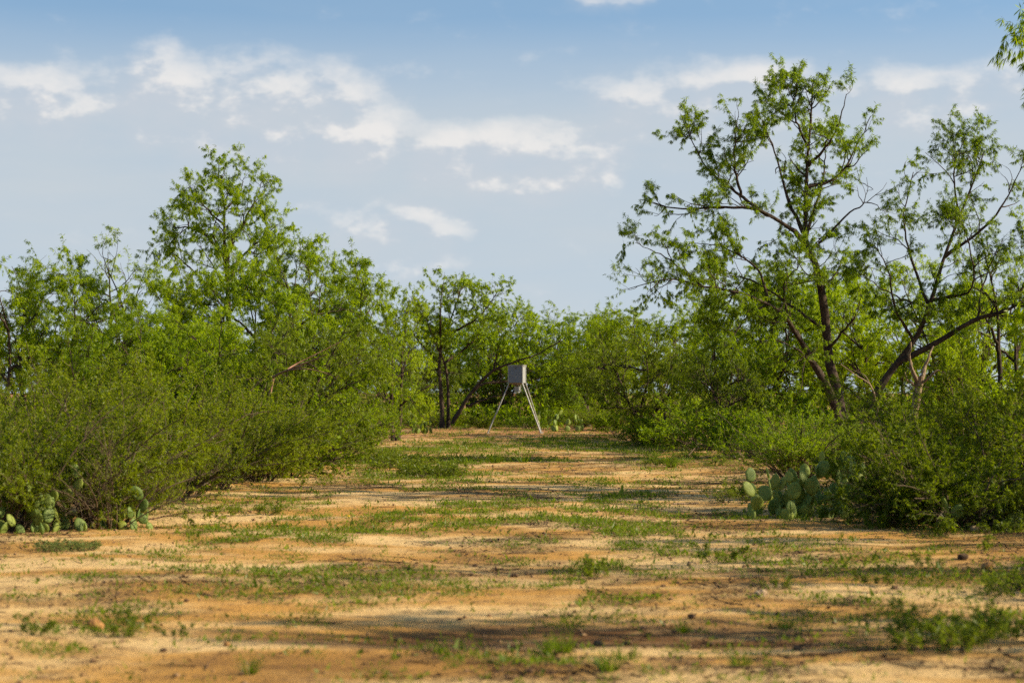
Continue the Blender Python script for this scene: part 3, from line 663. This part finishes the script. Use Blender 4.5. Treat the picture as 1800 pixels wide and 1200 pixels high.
Sx('g1', 1085, 66, 708, 200, 'small green bush at the back right of the clearing', 1.2)
Sx('g1', 700, 79, 712, 0, 'low green bush behind the far pale prickly pear', 1.4)
Sx('o1', 770, 84, 712, 90, 'low shrub around the feet of the leaning mesquite', 1.5)
Sx('o2', 850, 84, 716, 160, 'low shrub seen between the feeder legs and the leaning limbs', 1.5)
Sx('g1', 930, 84, 720, 250, 'low green bush behind the right feeder leg', 1.5)
Sx('u1', 1015, 82, 706, 310, 'grey-green shrub behind the far right prickly pear', 1.5)
Sx('o1', 1060, 76, 715, 30, 'low shrub closing the back right of the clearing', 1.3)

Sx('g1', 1400, 51, 690, 20, 'green bush in shade left behind the crooked trunk', 1.2)
Sx('g1', 1480, 53, 680, 120, 'green bush right behind the foot of the crooked trunk', 1.2)
Sx('f2', 1560, 50, 672, 220, 'green shrub behind the bleached slanting limb', 1.1)
Sx('g1', 1650, 48, 660, 310, 'bright bush just right behind the dead snag', 1.2)
Sx('f2', 1740, 46, 650, 70, 'shrub behind the taller olive one at right', 1.2)
Sx('g1', 1800, 44, 640, 170, 'bush at the right edge behind the brush, under the wispy mesquite', 1.2)
Sx('g1', 1195, 58, 700, 10, 'dark green bush left of the stick bush, under the dark mesquite', 1.2)

# ------------------------------------------------------------------ game feeder
FX, FY = wx(909, 73.0), 73.0; FG = gh(FX, FY)
feeder = link('game_feeder', None, None, (FX, FY, FG)); tag(feeder, 'grey metal box game feeder on three splayed pipe legs at the end of the clearing', 'feeder')
def box_mesh(name, a, b, m, bev=.006):
    import bmesh
    bm = bmesh.new(); bmesh.ops.create_cube(bm, size=1)
    for v in bm.verts: v.co = Vector([a[i] + (b[i] - a[i]) * (v.co[i] + .5) for i in range(3)])
    if bev: bmesh.ops.bevel(bm, geom=bm.edges[:], offset=bev, segments=2, affect='EDGES')
    me = bpy.data.meshes.new(name); bm.to_mesh(me); bm.free(); me.materials.append(m); return me
yw = R(-14); zb, zt = 1.5 + (690 - 673) / F * FY - FG, 1.5 + (690 - 642) / F * FY - FG; hw = .258
hop = link('hopper', box_mesh('hopper', (-hw, -hw, zb), (hw, hw, zt - .02), M['galv']), feeder, rot=(0, 0, yw))
for sx in (-1, 1):
    for sy in (-1, 1):
        link('corner_strip', box_mesh('corner_strip', (sx * (hw + .004) - .016, sy * (hw + .004) - .016, zb - .01), (sx * (hw + .004) + .016, sy * (hw + .004) + .016, zt - .03), M['galv'], .004), hop)
link('front_shade_panel', box_mesh('front_shade_panel', (-hw + .006, -hw - .012, zb + .012), (hw - .03, -hw - .002, zt - .045), M['slate'], .003), hop)  # dark sheet added over the hopper front, its colour deepening that face's shade
lid = link('lid', box_mesh('lid', (-hw - .03, -hw - .03, zt - .035), (hw + .03, hw + .03, zt + .008), M['galv_leg'], .008), feeder, rot=(0, 0, yw))
link('latch', box_mesh('latch', (-.03, -hw - .042, zt - .12), (.03, -hw - .003, zt - .02), M['galv_dark'], .004), lid)
def cone_mesh(name, rings, sides, m):
    V = []; Q = []
    for (rad, z) in rings:
        for k in range(sides): V.append((math.cos(k / sides * 6.28319 + .785) * rad, math.sin(k / sides * 6.28319 + .785) * rad, z))
    for i in range(len(rings) - 1):
        for k in range(sides): Q.append((i * sides + k, i * sides + (k + 1) % sides, (i + 1) * sides + (k + 1) % sides, (i + 1) * sides + k))
    return mesh_from(name, V, Q, m)
link('funnel', cone_mesh('funnel', [(hw * 1.30, zb - .001), (.10, zb - .09), (.05, zb - .11), (.05, zb - .14), (.001, zb - .14)], 4, M['galv_dark']), feeder, rot=(0, 0, yw))
cu = link('control_unit', box_mesh('control_unit', (-.095, -.085, zb - .30), (.095, .085, zb - .125), M['galv'], .008), feeder, rot=(0, 0, yw))
link('spinner_plate', cone_mesh('spinner', [(.001, zb - .345), (.11, zb - .345), (.12, zb - .325), (.11, zb - .335), (.001, zb - .335)], 16, M['galv_leg']), cu)
link('motor_shaft', cone_mesh('shaft', [(.02, zb - .301), (.02, zb - .336)], 8, M['galv_dark']), cu)
link('hanger_strap', box_mesh('strap', (.125, -.02, zb - .32), (.14, .02, zb - .02), M['galv_leg'], .002), feeder, rot=(0, 0, yw))
rot = Matrix.Rotation(yw, 3, 'Z')
for (cx, cy, fx, fy) in ((-hw, -hw * .6, -1.085, -.35), (hw, -hw, .87, -.55), (hw, hw, .90, .85)):
    t = rot @ Vector((cx, cy, zb)); f = Vector((fx, fy, gh(FX + fx, FY + fy) - FG - .02)); d = (f - t).normalized(); t2 = t - d * .05
    V, Q = tubes(np.array([[tuple(t2), tuple((t2 + f) / 2), tuple(f)]]), np.full((1, 3), .0235), 10)
    lg = link('leg', mesh_from('leg', V, Q, M['galv_leg'], True), feeder)
    link('foot', cone_mesh('foot', [(.001, f.z + .035), (.085, f.z + .035), (.085, f.z + .018), (.001, f.z + .018)], 12, M['galv_dark']), lg, (f.x, f.y, 0))

# ------------------------------------------------------------------ prickly pears
def pad_mesh():
    V = [(0, 0, 0)]; n, rings = 12, 7
    for i in range(1, rings):
        t = i / rings; w = .40 * math.sin(math.pi * t ** .80) ** .62 * (.72 + .38 * t); th = .075 * math.sin(math.pi * t) ** .5
        for k in range(n):
            a = k / n * 6.28319; c, sn = math.cos(a), math.sin(a)
            V.append((math.copysign(abs(c) ** .9, c) * w, math.copysign(abs(sn) ** .9, sn) * th + .02 * math.sin(3 * t), t))
    V.append((0, 0, 1.0)); Q = [(0, 1 + (k + 1) % n, 1 + k, -1) for k in range(n)]
    for i in range(rings - 2):
        for k in range(n): Q.append((1 + i * n + k, 1 + i * n + (k + 1) % n, 1 + (i + 1) * n + (k + 1) % n, 1 + (i + 1) * n + k))
    o = 1 + (rings - 2) * n
    Q += [(o + k, o + (k + 1) % n, len(V) - 1, -1) for k in range(n)]
    return mesh_from('pad', V, Q, M['cactus'], True)
PAD = pad_mesh()
def cactus(label, x, y, seed, n, rad, hmax, size=(.15, .24), tilt=.35, grow=1.):
    r = random.Random(seed); root = link('prickly_pear', None, None, (x, y, gh(x, y))); tag(root, label, 'cactus', 'prickly pears at the brush edge'); root.scale = (grow,) * 3
    live = []
    def add(p, yaw, tl, roll, s):
        mtx = Matrix.Translation(p) @ Matrix.Rotation(yaw, 4, 'Z') @ Matrix.Rotation(tl, 4, 'X') @ Matrix.Rotation(roll, 4, 'Y') @ Matrix.Diagonal((s * r.uniform(.85, 1.1), s * r.uniform(.9, 1.2), s, 1))
        o = link('pad', PAD, root); o.matrix_local = mtx; live.append((mtx, yaw, s)); return o
    nb = max(2, int(n * .34))
    for i in range(nb):
        a = r.random() * 6.283; q = rad * math.sqrt(r.random()) * .85
        add(Vector((math.cos(a) * q, math.sin(a) * q, -.02)), r.uniform(-1.3, 1.3), r.uniform(-tilt, tilt), r.uniform(-.5, .5), r.uniform(*size))
    g = 0
    while len(live) < n and g < n * 20:
        g += 1; m, yaw, s = r.choice(live)
        u = r.uniform(-.9, .9); p = m @ Vector((math.sin(u) * .34, 0, .62 + math.cos(u) * .34))
        if p.z > hmax or math.hypot(p.x, p.y) > rad * 1.25: continue
        add(p, yaw + r.uniform(-.8, .8), r.uniform(-tilt, tilt), u * .6 + r.uniform(-.3, .3), r.uniform(*size))
    return root
cactus('big prickly pear clump with many pads beside the dark feathery shrub', wx(1408, 24.0), 24.3, 9, 95, .86, .56, (.11, .225), grow=1.15)
cactus('taller yellowish prickly pear behind the big clump, in front of the reed-like shrub', wx(1405, 26.5), 26.5, 12, 30, .75, 1.15, (.16, .22))
cactus('prickly pear with one large upright pad under the right feathery shrubs', wx(1668, 21.6), 21.6, 3, 4, .16, .35, (.18, .25))
cactus('shaded prickly pear at the right edge under the brush', wx(1785, 21.8), 21.8, 21, 8, .25, .5, (.2, .28))
cactus('prickly pear showing through brush stems nearest the left edge', wx(48, 21.15), 21.3, 31, 30, .42, .80, (.085, .18), grow=1.2)
cactus('small prickly pear behind the reddish twigs on the left', wx(112, 21.5), 21.6, 33, 20, .36, .78, (.08, .17), grow=1.2)
cactus('low prickly pear right of the twigs, at the end of the left brush shadow', wx(205, 22.1), 22.2, 37, 20, .42, .42, (.08, .17), grow=1.2)
cactus('pale prickly pear far back, left of the leaning black limbs', wx(738, 73.0), 73.0, 41, 28, .75, .95, (.18, .3))
cactus('pale prickly pear far back, right of the feeder', wx(998, 75.0), 75.0, 43, 22, .75, .85, (.2, .3))
cactus('single-stemmed small prickly pear just right of the right feeder leg', wx(958, 79), 79, 44, 7, .3, .6, (.2, .28))

# ------------------------------------------------------------------ dead wood and stones
def px_path(Y, pts, g): return [(wx(x, Y + d), Y + d, 1.5 - (y - 690) / F * (Y + d)) for (x, y, d) in pts]
def stick(name, label, lines, m='dead', cat='branch', sides=7):
    """lines: list of (world points, r0, r1)"""
    base = np.array(lines[0][0][0]); tv = []
    r = np.random.default_rng(abs(hash(label)) % 1000 if False else len(label))
    for pts, a, b in lines:
        P = smooth_line(np.array(pts) - base, 12, r, a * .12); tv.append(tubes(P[None], (np.linspace(a, b, 12) * (1 + r.normal(size=12) * .08))[None], sides))
    V, Q = join(tv); o = link(name, mesh_from(name, V, Q, M[m], True), None, tuple(base)); tag(o, label, cat); return o
YS = 34.0; g0 = gh(wx(1600, YS), YS)
sn = link('dead_snag', None, None, (wx(1600, YS), YS, g0)); tag(sn, 'pale barkless dead snag with short broken branches, right of the crooked trunk', 'dead tree')
def snag_part(nm, pts, a, b):
    P = np.array(px_path(YS, pts, g0)) - np.array([wx(1600, YS), YS, g0]); r = np.random.default_rng(len(pts) + int(a * 1000))
    P = smooth_line(P, 12, r, .008); V, Q = tubes(P[None], (np.linspace(a, b, 12) * (1 + r.normal(size=12) * .06))[None], 8); link(nm, mesh_from(nm, V, Q, M['dead'], True), sn)
snag_part('trunk', [(1600, 846, 0), (1606, 735, 0), (1612, 695, 0), (1618, 660, 0)], .085, .062)
snag_part('branch', [(1615, 675, 0), (1604, 652, -.1), (1599, 628, -.1), (1602, 600, -.15)], .042, .012)
snag_part('branch', [(1619, 668, 0), (1626, 645, .1), (1633, 628, .1), (1641, 608, .2)], .04, .012)
snag_part('branch', [(1617, 676, 0), (1635, 662, -.1), (1647, 651, -.15), (1662, 656, -.2)], .025, .008)
snag_part('branch', [(1612, 680, 0), (1596, 668, -.1), (1590, 652, -.15)], .028, .008)
def ground_stick(label, px, py, length, yaw, r0, m='dead', bend=.1, rise=0., name='fallen_branch'):
    Y = gy(py); x = wx(px, Y); c, s_ = math.cos(yaw), math.sin(yaw); pts = []
    for t in (-.5, -.15, .2, .5):
        xx = x + c * length * t - s_ * bend * length * math.sin(t * 5); yy = Y + s_ * length * t + c * bend * length * math.sin(t * 5)
        pts.append((xx, yy, gh(xx, yy) + r0 * .8 + rise * (t + .5)))
    return stick(name, label, [(pts, r0, r0 * .55)], m)
ground_stick('pale bent branch lying on the sand left of the big prickly pear', 1205, 886, .36, .2, .017)
ground_stick('tan leaning stick in front of the bright bush', 1222, 802, .40, .3, .016, 'dead', .05, .42)
ground_stick('short pale stick lying before the bright bush', 1254, 804, .38, -.25, .016)
ground_stick('dark twig bent on the sand under the left olive brush', 275, 915, .9, .2, .012, 'litter', .12, .1)
ground_stick('dark forked twig on the sand, far left foreground brush edge', 235, 925, .8, -.1, .010, 'litter', .2)
ground_stick('thin dark twig lying in the lower right foreground', 1480, 1140, .55, .15, .008, 'litter', .15)
ground_stick('thin dark twig near the bottom edge, right of centre', 1330, 1172, .4, -.1, .007, 'litter', .15)
ground_stick('brown broken twig on bare sand in mid clearing', 690, 1010, .3, .1, .006, 'litter', .2)
Yd = 36.5
stick('dead_limb', 'reddish bare dead limbs hanging in the left mesquites above the bush', [
    (px_path(Yd, [(480, 662, .4), (510, 648, 0), (545, 635, -.1), (575, 622, -.2)], 0), .022, .008),
    (px_path(Yd, [(500, 652, .1), (530, 648, -.3), (560, 652, -.5), (585, 660, -.6)], 0), .016, .005),
    (px_path(Yd, [(505, 650, 0), (520, 640, .3), (550, 625, .4), (600, 600, .5)], 0), .016, .005),
    (px_path(Yd, [(515, 645, 0), (540, 642, -.5), (560, 630, -.8)], 0), .012, .004),
    (px_path(Yd, [(480, 662, .4), (470, 720, .5), (468, 800, .55), (467, 835, .55)], 0), .03, .022)], 'redwood')
stick('dead_limb', 'bleached bare limb slanting down right of the crooked trunk', [
    (px_path(43.0, [(1556, 835, 0), (1545, 740, 0), (1532, 680, 0), (1505, 660, -.1), (1478, 640, -.2)], 0), .028, .008),
    (px_path(43.0, [(1532, 680, 0), (1520, 660, .2), (1500, 650, .4)], 0), .014, .005),
    (px_path(43.0, [(1537, 700, 0), (1560, 735, -.3), (1578, 742, -.4)], 0), .014, .006)], 'dead')
def rock(name, label, px, py, size, seed, m='rock', cat='rock', group=None, flat=.7):
    import bmesh
    Y = gy(py); x = wx(px, Y); r = random.Random(seed); bm = bmesh.new(); bmesh.ops.create_icosphere(bm, subdivisions=2, radius=size * .5)
    for v in bm.verts:
        v.co *= 1 + .28 * (vnoise(np.array([v.co.x / size * 2.2 + seed]), np.array([v.co.y / size * 2.2 + v.co.z / size * 3.1]), seed)[0] - .5) * 2; v.co.z *= flat
    me = bpy.data.meshes.new(name); bm.to_mesh(me); bm.free(); me.materials.append(M[m])
    o = link(name, me, None, (x, Y, gh(x, Y) + size * .5 * flat * .55), (r.uniform(-.2, .2), r.uniform(-.2, .2), r.uniform(0, 6))); tag(o, label, cat, group); return o
rock('rock', 'orange block of sandstone on the sand, lower left', 170, 1103, .10, 3, flat=.85)
rock('rock', 'pale stone at the brush edge left of the big prickly pear', 1297, 808, .26, 5, 'palerock')
rock('rock', 'grey-brown stone under the right feathery shrub, by the single pad', 1712, 932, .14, 8, 'palerock')
rock('rock', 'dull orange stone half sunk in sand at right', 1733, 1002, .10, 9)
rock('rock', 'brown stone beside the sunlit strip at right', 1690, 990, .10, 10, 'litter')
rock('rock', 'brown lump on pale sand right of centre, foreground', 1336, 1047, .10, 12, 'palerock')
rock('rock', 'small reddish stone in the lower left foreground', 400, 1135, .05, 14)
CL = [(637, 1001), (836, 989), (455, 1004), (1165, 1033), (1215, 1080), (1130, 1093), (1185, 1096), (1050, 1114), (1100, 1116), (1155, 1126), (960, 1101), (700, 1110), (290, 1146), (1465, 1086), (1570, 1035),
      (1340, 932), (1245, 906), (905, 1010), (720, 1000), (1290, 968), (1000, 1125), (930, 1190), (540, 1150), (330, 1060), (1400, 1130), (1250, 1120)]
for i, (px, py) in enumerate(CL):
    rock('dirt_clod', 'small dark dirt clod lying loose on the bare sand of the clearing', px, py, .035 + .03 * ((i * 37) % 10) / 10, 20 + i, 'litter', 'clod', 'dirt clods on the sand', .65)

# ------------------------------------------------------------------ weeds
WD = {}
WD['leafy'] = shrub_meshes('weed_a', 401, .26, .42, 20, 'weed', (.022, .045), (.005, .010), 2, 18., 16., 5, 4, (.05, .12), (.02, .05), .1, 1.1, .05, .6, r0=(.002, .0035), root=.5, hv=(.3, 1.2))
WD['bushy'] = shrub_meshes('weed_c', 403, .27, .55, 28, 'weed', (.025, .05), (.006, .011), 2, 20., 16., 6, 5, (.06, .13), (.02, .05), .1, 1.1, .05, .55, r0=(.002, .0035), root=.55, hv=(.45, 1.15))
WD['tall'] = shrub_meshes('weed_b', 402, .24, .22, 7, 'weed', (.02, .045), (.006, .011), 3, 18., 16., 4, 4, (.05, .1), (.02, .05), .12, 1.5, .05, .6, r0=(.0018, .003), root=.3)
def tuft_mesh(name, seed, n, h, w, wd, m):
    r = np.random.default_rng(seed); a = r.random(n) * 6.283; q = np.sqrt(r.random(n)) * w * .25
    B = np.stack([np.cos(a) * q, np.sin(a) * q, np.zeros(n) - .01], 1); lean = r.uniform(.1, 1., n)
    D = unit(np.stack([np.cos(a) * lean, np.sin(a) * lean, np.full(n, 1.)], 1)); P = np.zeros((n, 5, 3)); P[:, 0] = B; d = D; Lb = h * r.uniform(.6, 1.25, n)
    for k in range(1, 5):
        P[:, k] = P[:, k - 1] + d * (Lb / 4)[:, None]; d = unit(d + np.array([0, 0, -1.]) * (lean * .25)[:, None] + r.normal(size=d.shape) * .06)
    s = unit(np.cross(D, np.array([0, 0, 1.]) + r.normal(size=(n, 3)) * .3)); ww = wd * np.array([.8, 1., .85, .55, .08])[None, :, None] * .5
    V = np.stack([P - s[:, None] * ww, P + s[:, None] * ww], 2).reshape(-1, 3); idx = np.arange(n * 10).reshape(n, 5, 2)
    Q = np.stack([idx[:, :-1, 0], idx[:, :-1, 1], idx[:, 1:, 1], idx[:, 1:, 0]], -1).reshape(-1, 4)
    return mesh_from(name, V, Q, M[m])
TF = {'t1': tuft_mesh('tuft_a', 411, 70, .16, .16, .005, 'grass'), 't2': tuft_mesh('tuft_b', 412, 50, .12, .2, .006, 'grass'), 'st': tuft_mesh('tuft_c', 413, 45, .22, .16, .004, 'straw')}
def weed(kind, px, py, s, label, rz=0., wsc=1.):
    Y = gy(py); x = wx(px, Y)
    return plant('weed', label, 'weed', WD[kind], (x, Y), R(rz), (s * wsc, s * wsc, s), 'weeds in the clearing', ('stems', 'foliage'))
def tuft(kind, px, py, s, label, rz=0.):
    Y = gy(py); x = wx(px, Y); o = link('grass_tuft', TF[kind], None, (x, Y, gh(x, Y)), (0, 0, R(rz)), (s, s, s)); return tag(o, label, 'grass tuft', 'grass tufts in the clearing')
weed('bushy', 1640, 1138, 1.35, 'largest leafy weed, grey-green, lower right foreground', 10, .8)
weed('bushy', 1735, 1112, 1.05, 'brighter leafy weed right of the largest one, lower right', 80, .8)
weed('tall', 1600, 1095, .7, 'thin weed just left of the largest leafy one', 30)
weed('tall', 1255, 985, 1.1, 'upright weed above the sunlit strip, right of centre', 50)
weed('tall', 1045, 1012, 1.1, 'upright weed left of the dark grass strip in mid clearing', 120)
weed('leafy', 1370, 1035, .55, 'small leafy weed at the end of the sunlit strip', 10)
weed('tall', 1548, 1030, .8, 'upright weed on shaded sand at right', 200)
weed('leafy', 1625, 1000, .6, 'small dark weed near the right brush, above the orange stone', 200)
weed('tall', 1730, 975, .8, 'upright weed nearest the right brush edge', 300)
weed('leafy', 215, 1115, .6, 'leafy weed right of the orange sandstone block', 30)
weed('tall', 240, 1095, .7, 'upright weed behind the orange sandstone block', 100)
weed('tall', 315, 1112, .55, 'tiny upright weed in bare sand, lower left', 220)
weed('tall', 55, 1120, .7, 'upright weed at the left edge in the foreground grass', 20)
weed('bushy', 1155, 820, 1.1, 'bright weed at the back right, before the bright bush', 0)
weed('leafy', 1255, 822, 1.0, 'dark weed near the pale stick and stone', 60)
weed('leafy', 1285, 885, 1.3, 'dark twiggy weed beside the big prickly pear', 160, 1.3)
weed('leafy', 1325, 880, 1.2, 'twiggy weed touching the big prickly pear on its left', 260, 1.2)
weed('bushy', 700, 825, 1.6, 'tall leafy weed in the green patch left of centre', 20, 1.3)
weed('bushy', 745, 835, 1.4, 'leafy weed at the front of the green patch left of centre', 100, 1.3)
weed('bushy', 775, 838, 1.5, 'leafy weed at the right side of the green patch', 190, 1.2)
weed('bushy', 660, 815, 1.5, 'leafy weed at the back left of the green patch', 310, 1.3)
weed('leafy', 460, 905, .9, 'dark twiggy weed on sand right of the left olive brush', 50, 1.6)
weed('bushy', 1795, 1040, 1.0, 'dark weed cut by the right edge of the picture', 90, 1.1)
weed('leafy', 1760, 935, .9, 'green weed at the foot of the right-edge shrub', 40, 1.2)
tuft('t1', 1070, 1185, 1.0, 'bright grass tuft at the bottom edge, right of centre')
tuft('t1', 990, 1150, .9, 'grass tuft left of the bright one at the bottom edge', 40)
tuft('t1', 965, 1155, .8, 'grass tuft farthest left of the bottom-edge pair', 90)
tuft('t2', 1100, 1160, .9, 'low grass tuft behind the bright bottom-edge one', 120)
tuft('t2', 1300, 1170, .9, 'thin grass tuft in pale sand, bottom right of centre', 30)
tuft('t2', 1200, 1095, .8, 'small grass tuft on the dark damp strip', 10)
tuft('t2', 1380, 1090, .8, 'small grass tuft right of the damp strip centre', 60)
tuft('t1', 440, 1190, .7, 'grass tuft at the bottom edge, left', 160)
tuft('t1', 1180, 822, 2.0, 'grass tuft beside the bright weed at the back right', 50)
tuft('t1', 870, 815, 2.2, 'grass tuft in the far green strip before the feeder', 60)
tuft('t1', 920, 812, 2.0, 'grass tuft right of the far green strip middle', 120)
tuft('st', 1310, 790, 2.2, 'dry straw tuft before the bright bush', 0)
tuft('t1', 1745, 925, 1.6, 'green grass tuft under the right feathery shrub', 0)
ms = shrub_meshes('mat_weed', 421, .05, .62, 80, 'sage', (.02, .04), (.006, .011), 2, 20., 12., 3, 3, (.04, .09), (.02, .04), .1, .35, .0, .6, r0=(.0015, .003), root=.75)
plant('mat_plant', 'low grey-green mat plant on sand below the left brush', 'plant', ms, (wx(118, gy(966)), gy(966)), 0, (1.15, 1.15, .7), None, ('stems', 'foliage'))
fl = link('wildflower', None, None, (wx(613, gy(925)), gy(925), gh(wx(613, gy(925)), gy(925)))); tag(fl, 'tiny yellow wildflower in the green grass left of centre', 'flower')
mY = mat('yellow_petal'); tY = NT(mY); tcY = tY.n('ShaderNodeTexCoord'); tY.out(tY.bsdf(tY.mix(tY.noise(tcY.outputs['Object'], 60), (.75, .55, .02, 1), (.85, .68, .04, 1)), .6))
V, Q = tubes(np.array([[(0, 0, -.01), (.004, 0, .05), (.002, .003, .095)]]), np.full((1, 3), .0018), 5); link('stalk', mesh_from('stalk', V, Q, M['weed']), fl)
V, Q = blades(np.random.default_rng(2), np.array([[.002, .003, .095]]), np.array([[0, 0, 1.]]), 14, (.018, .024), (.010, .014), -.1, .75); link('petals', mesh_from('petals', V, Q, mY), fl)

# ------------------------------------------------------------------ grass and litter (uncountable)
def scatter(n, x0, x1, y0, y1, fn, r, power=1.):
    """candidates spread evenly per unit of ln(y): denser close by"""
    y = np.exp(r.uniform(math.log(y0), math.log(y1), n)); x = r.uniform(x0, x1, n)
    k = r.random(n) < fn(x, y) ** power; return x[k], y[k]
def grass():
    r = np.random.default_rng(501); x, y = scatter(360000, -7.5, 7.5, 9.6, 88, lambda a, b: np.clip(grass_mask(a, b) * 1.0 + .01, 0, 1), r)
    x = x + r.normal(size=len(x)) * .02; z = gz(x, y); n = len(x); B = np.stack([x, y, z - .004], 1); far = np.clip((y - 18) / 40, 0, 1)
    parts = []
    # short creeping leaves and upright blades
    for per, Lr, Wr, sp, dr in ((3, (.02, .05), (.007, .014), .75, -.1), (2, (.022, .06), (.005, .008), .5, -.22)):
        b = np.repeat(B, per, 0) + np.concatenate([r.normal(size=(n * per, 2)) * .025, np.zeros((n * per, 1))], 1); D = np.tile(np.array([[0, 0, 1.]]), (n * per, 1))
        b[:, 2] = np.repeat(z, per) - .003
        V, Q = blades(r, b, D, 1, Lr, Wr, dr, sp, mid=.4)
        # plants farther off stand a little taller
        Vq = V.reshape(-1, 4, 3); Vq = b[:, None] + (Vq - b[:, None]) * (1 + np.repeat(far, per) * .7)[:, None, None] * np.repeat(r.lognormal(-.08, .38, n), per)[:, None, None]
        Vq[..., 2] = np.maximum(Vq[..., 2], b[:, None, 2] + .001); parts.append((Vq[:, 1:].reshape(-1, 3), np.concatenate([np.arange(n * per * 3).reshape(-1, 3), -np.ones((n * per, 1), int)], 1)))
    # scattered seedlings
    x, y = scatter(9000, -6, 6, 9.6, 70, lambda a, b: np.clip((fbm(a * .8, b * .6, 23, 3) - .44) * 2.2, 0, .6) + .02, r); m = len(x); B = np.stack([x, y, gz(x, y)], 1)
    B = np.repeat(B, 7, 0) + np.concatenate([r.normal(size=(m * 7, 2)) * .02, r.random((m * 7, 1)) * .03], 1)
    parts.append(blades(r, B, np.tile([[0, 0, 1.]], (m * 7, 1)), 1, (.02, .045), (.008, .014), -.15, .6))
    print('grass', n, m, sum(len(q) for v, q in parts)); V, Q = join(parts); return mesh_from('grass', V, Q, M['grass'])
tag(link('grass', grass()), 'short green grass and creeping weeds in patches on the sand', 'grass', None, 'stuff')
def litter():
    r = np.random.default_rng(511)
    dens = lambda a, b: np.clip(.95 * edge_mask(a, b) + .9 * np.clip((fbm(a * .7, b * .45, 71, 4) - .50) * 6, 0, 1) * np.clip((fbm(a * 3.3, b * 2.6, 72, 3) - .3) * 3, 0, 1) + .35 * grass_mask(a, b) + .02, 0, 1)
    x, y = scatter(95000, -8.5, 8.5, 9.6, 84, dens, r); z = gz(x, y); n = len(x)
    B = np.stack([x, y, z + .004], 1); D = unit(np.concatenate([r.normal(size=(n, 2)), r.normal(size=(n, 1)) * .15], 1)); V, Q = blades(r, B, D, 1, (.015, .055), (.008, .024), 0, .15)
    x, y = scatter(11000, -8.5, 8.5, 9.6, 84, dens, r); z = gz(x, y); n = len(x); a = r.random(n) * 6.283; L = r.uniform(.05, .28, n) * (1 + y / 60)
    P = np.zeros((n, 3, 3))
    for k, t in enumerate((-.5, 0., .5)):
        xx = x + np.cos(a) * L * t; yy = y + np.sin(a) * L * t + (r.normal(size=n) * .02 if k == 1 else 0); P[:, k] = np.stack([xx, yy, gz(xx, yy) + .004 + r.random(n) * .02 * (k == 2)], 1)
    T2 = tubes(P, r.uniform(.0016, .0042, n)[:, None] * np.array([[1, .9, .6]]) * (1 + y[:, None] / 50), 3)
    x, y = scatter(7000, -8, 8, 9.6, 80, lambda a, b: np.clip((fbm(a * .9, b * .6, 171, 4) - .42) * 4, .08, 1), r); n = len(x); sz = (.006 + .012 * r.random(n) ** 2.5) * (1 + y / 45)
    oc = np.array([[1, 0, 0], [0, 1, 0], [-1, 0, 0], [0, -1, 0], [0, 0, .7], [0, 0, -.7]]); PV = (oc[None] * (1 + r.normal(size=(n, 6, 1)) * .25) * sz[:, None, None] + np.stack([x, y, gz(x, y) + sz * .3], 1)[:, None]).reshape(-1, 3)
    of = np.array([[0, 1, 4, -1], [1, 2, 4, -1], [2, 3, 4, -1], [3, 0, 4, -1], [1, 0, 5, -1], [2, 1, 5, -1], [3, 2, 5, -1], [0, 3, 5, -1]])
    PQ = np.where(of[None] < 0, -1, of[None] + (np.arange(n) * 6)[:, None, None]).reshape(-1, 4)
    o = link('pebbles', mesh_from('pebbles', PV, PQ, M['pebble'])); tag(o, 'small brown pebbles and crumbs scattered over the sand', 'pebbles', None, 'stuff')
    print('litter', len(Q), len(T2[1]), n); V, Q = join([(V, Q), T2]); return mesh_from('litter', V, Q, M['litter'])
tag(link('litter', litter()), 'dark twigs and dry leaf bits strewn over the sand', 'litter', None, 'stuff')
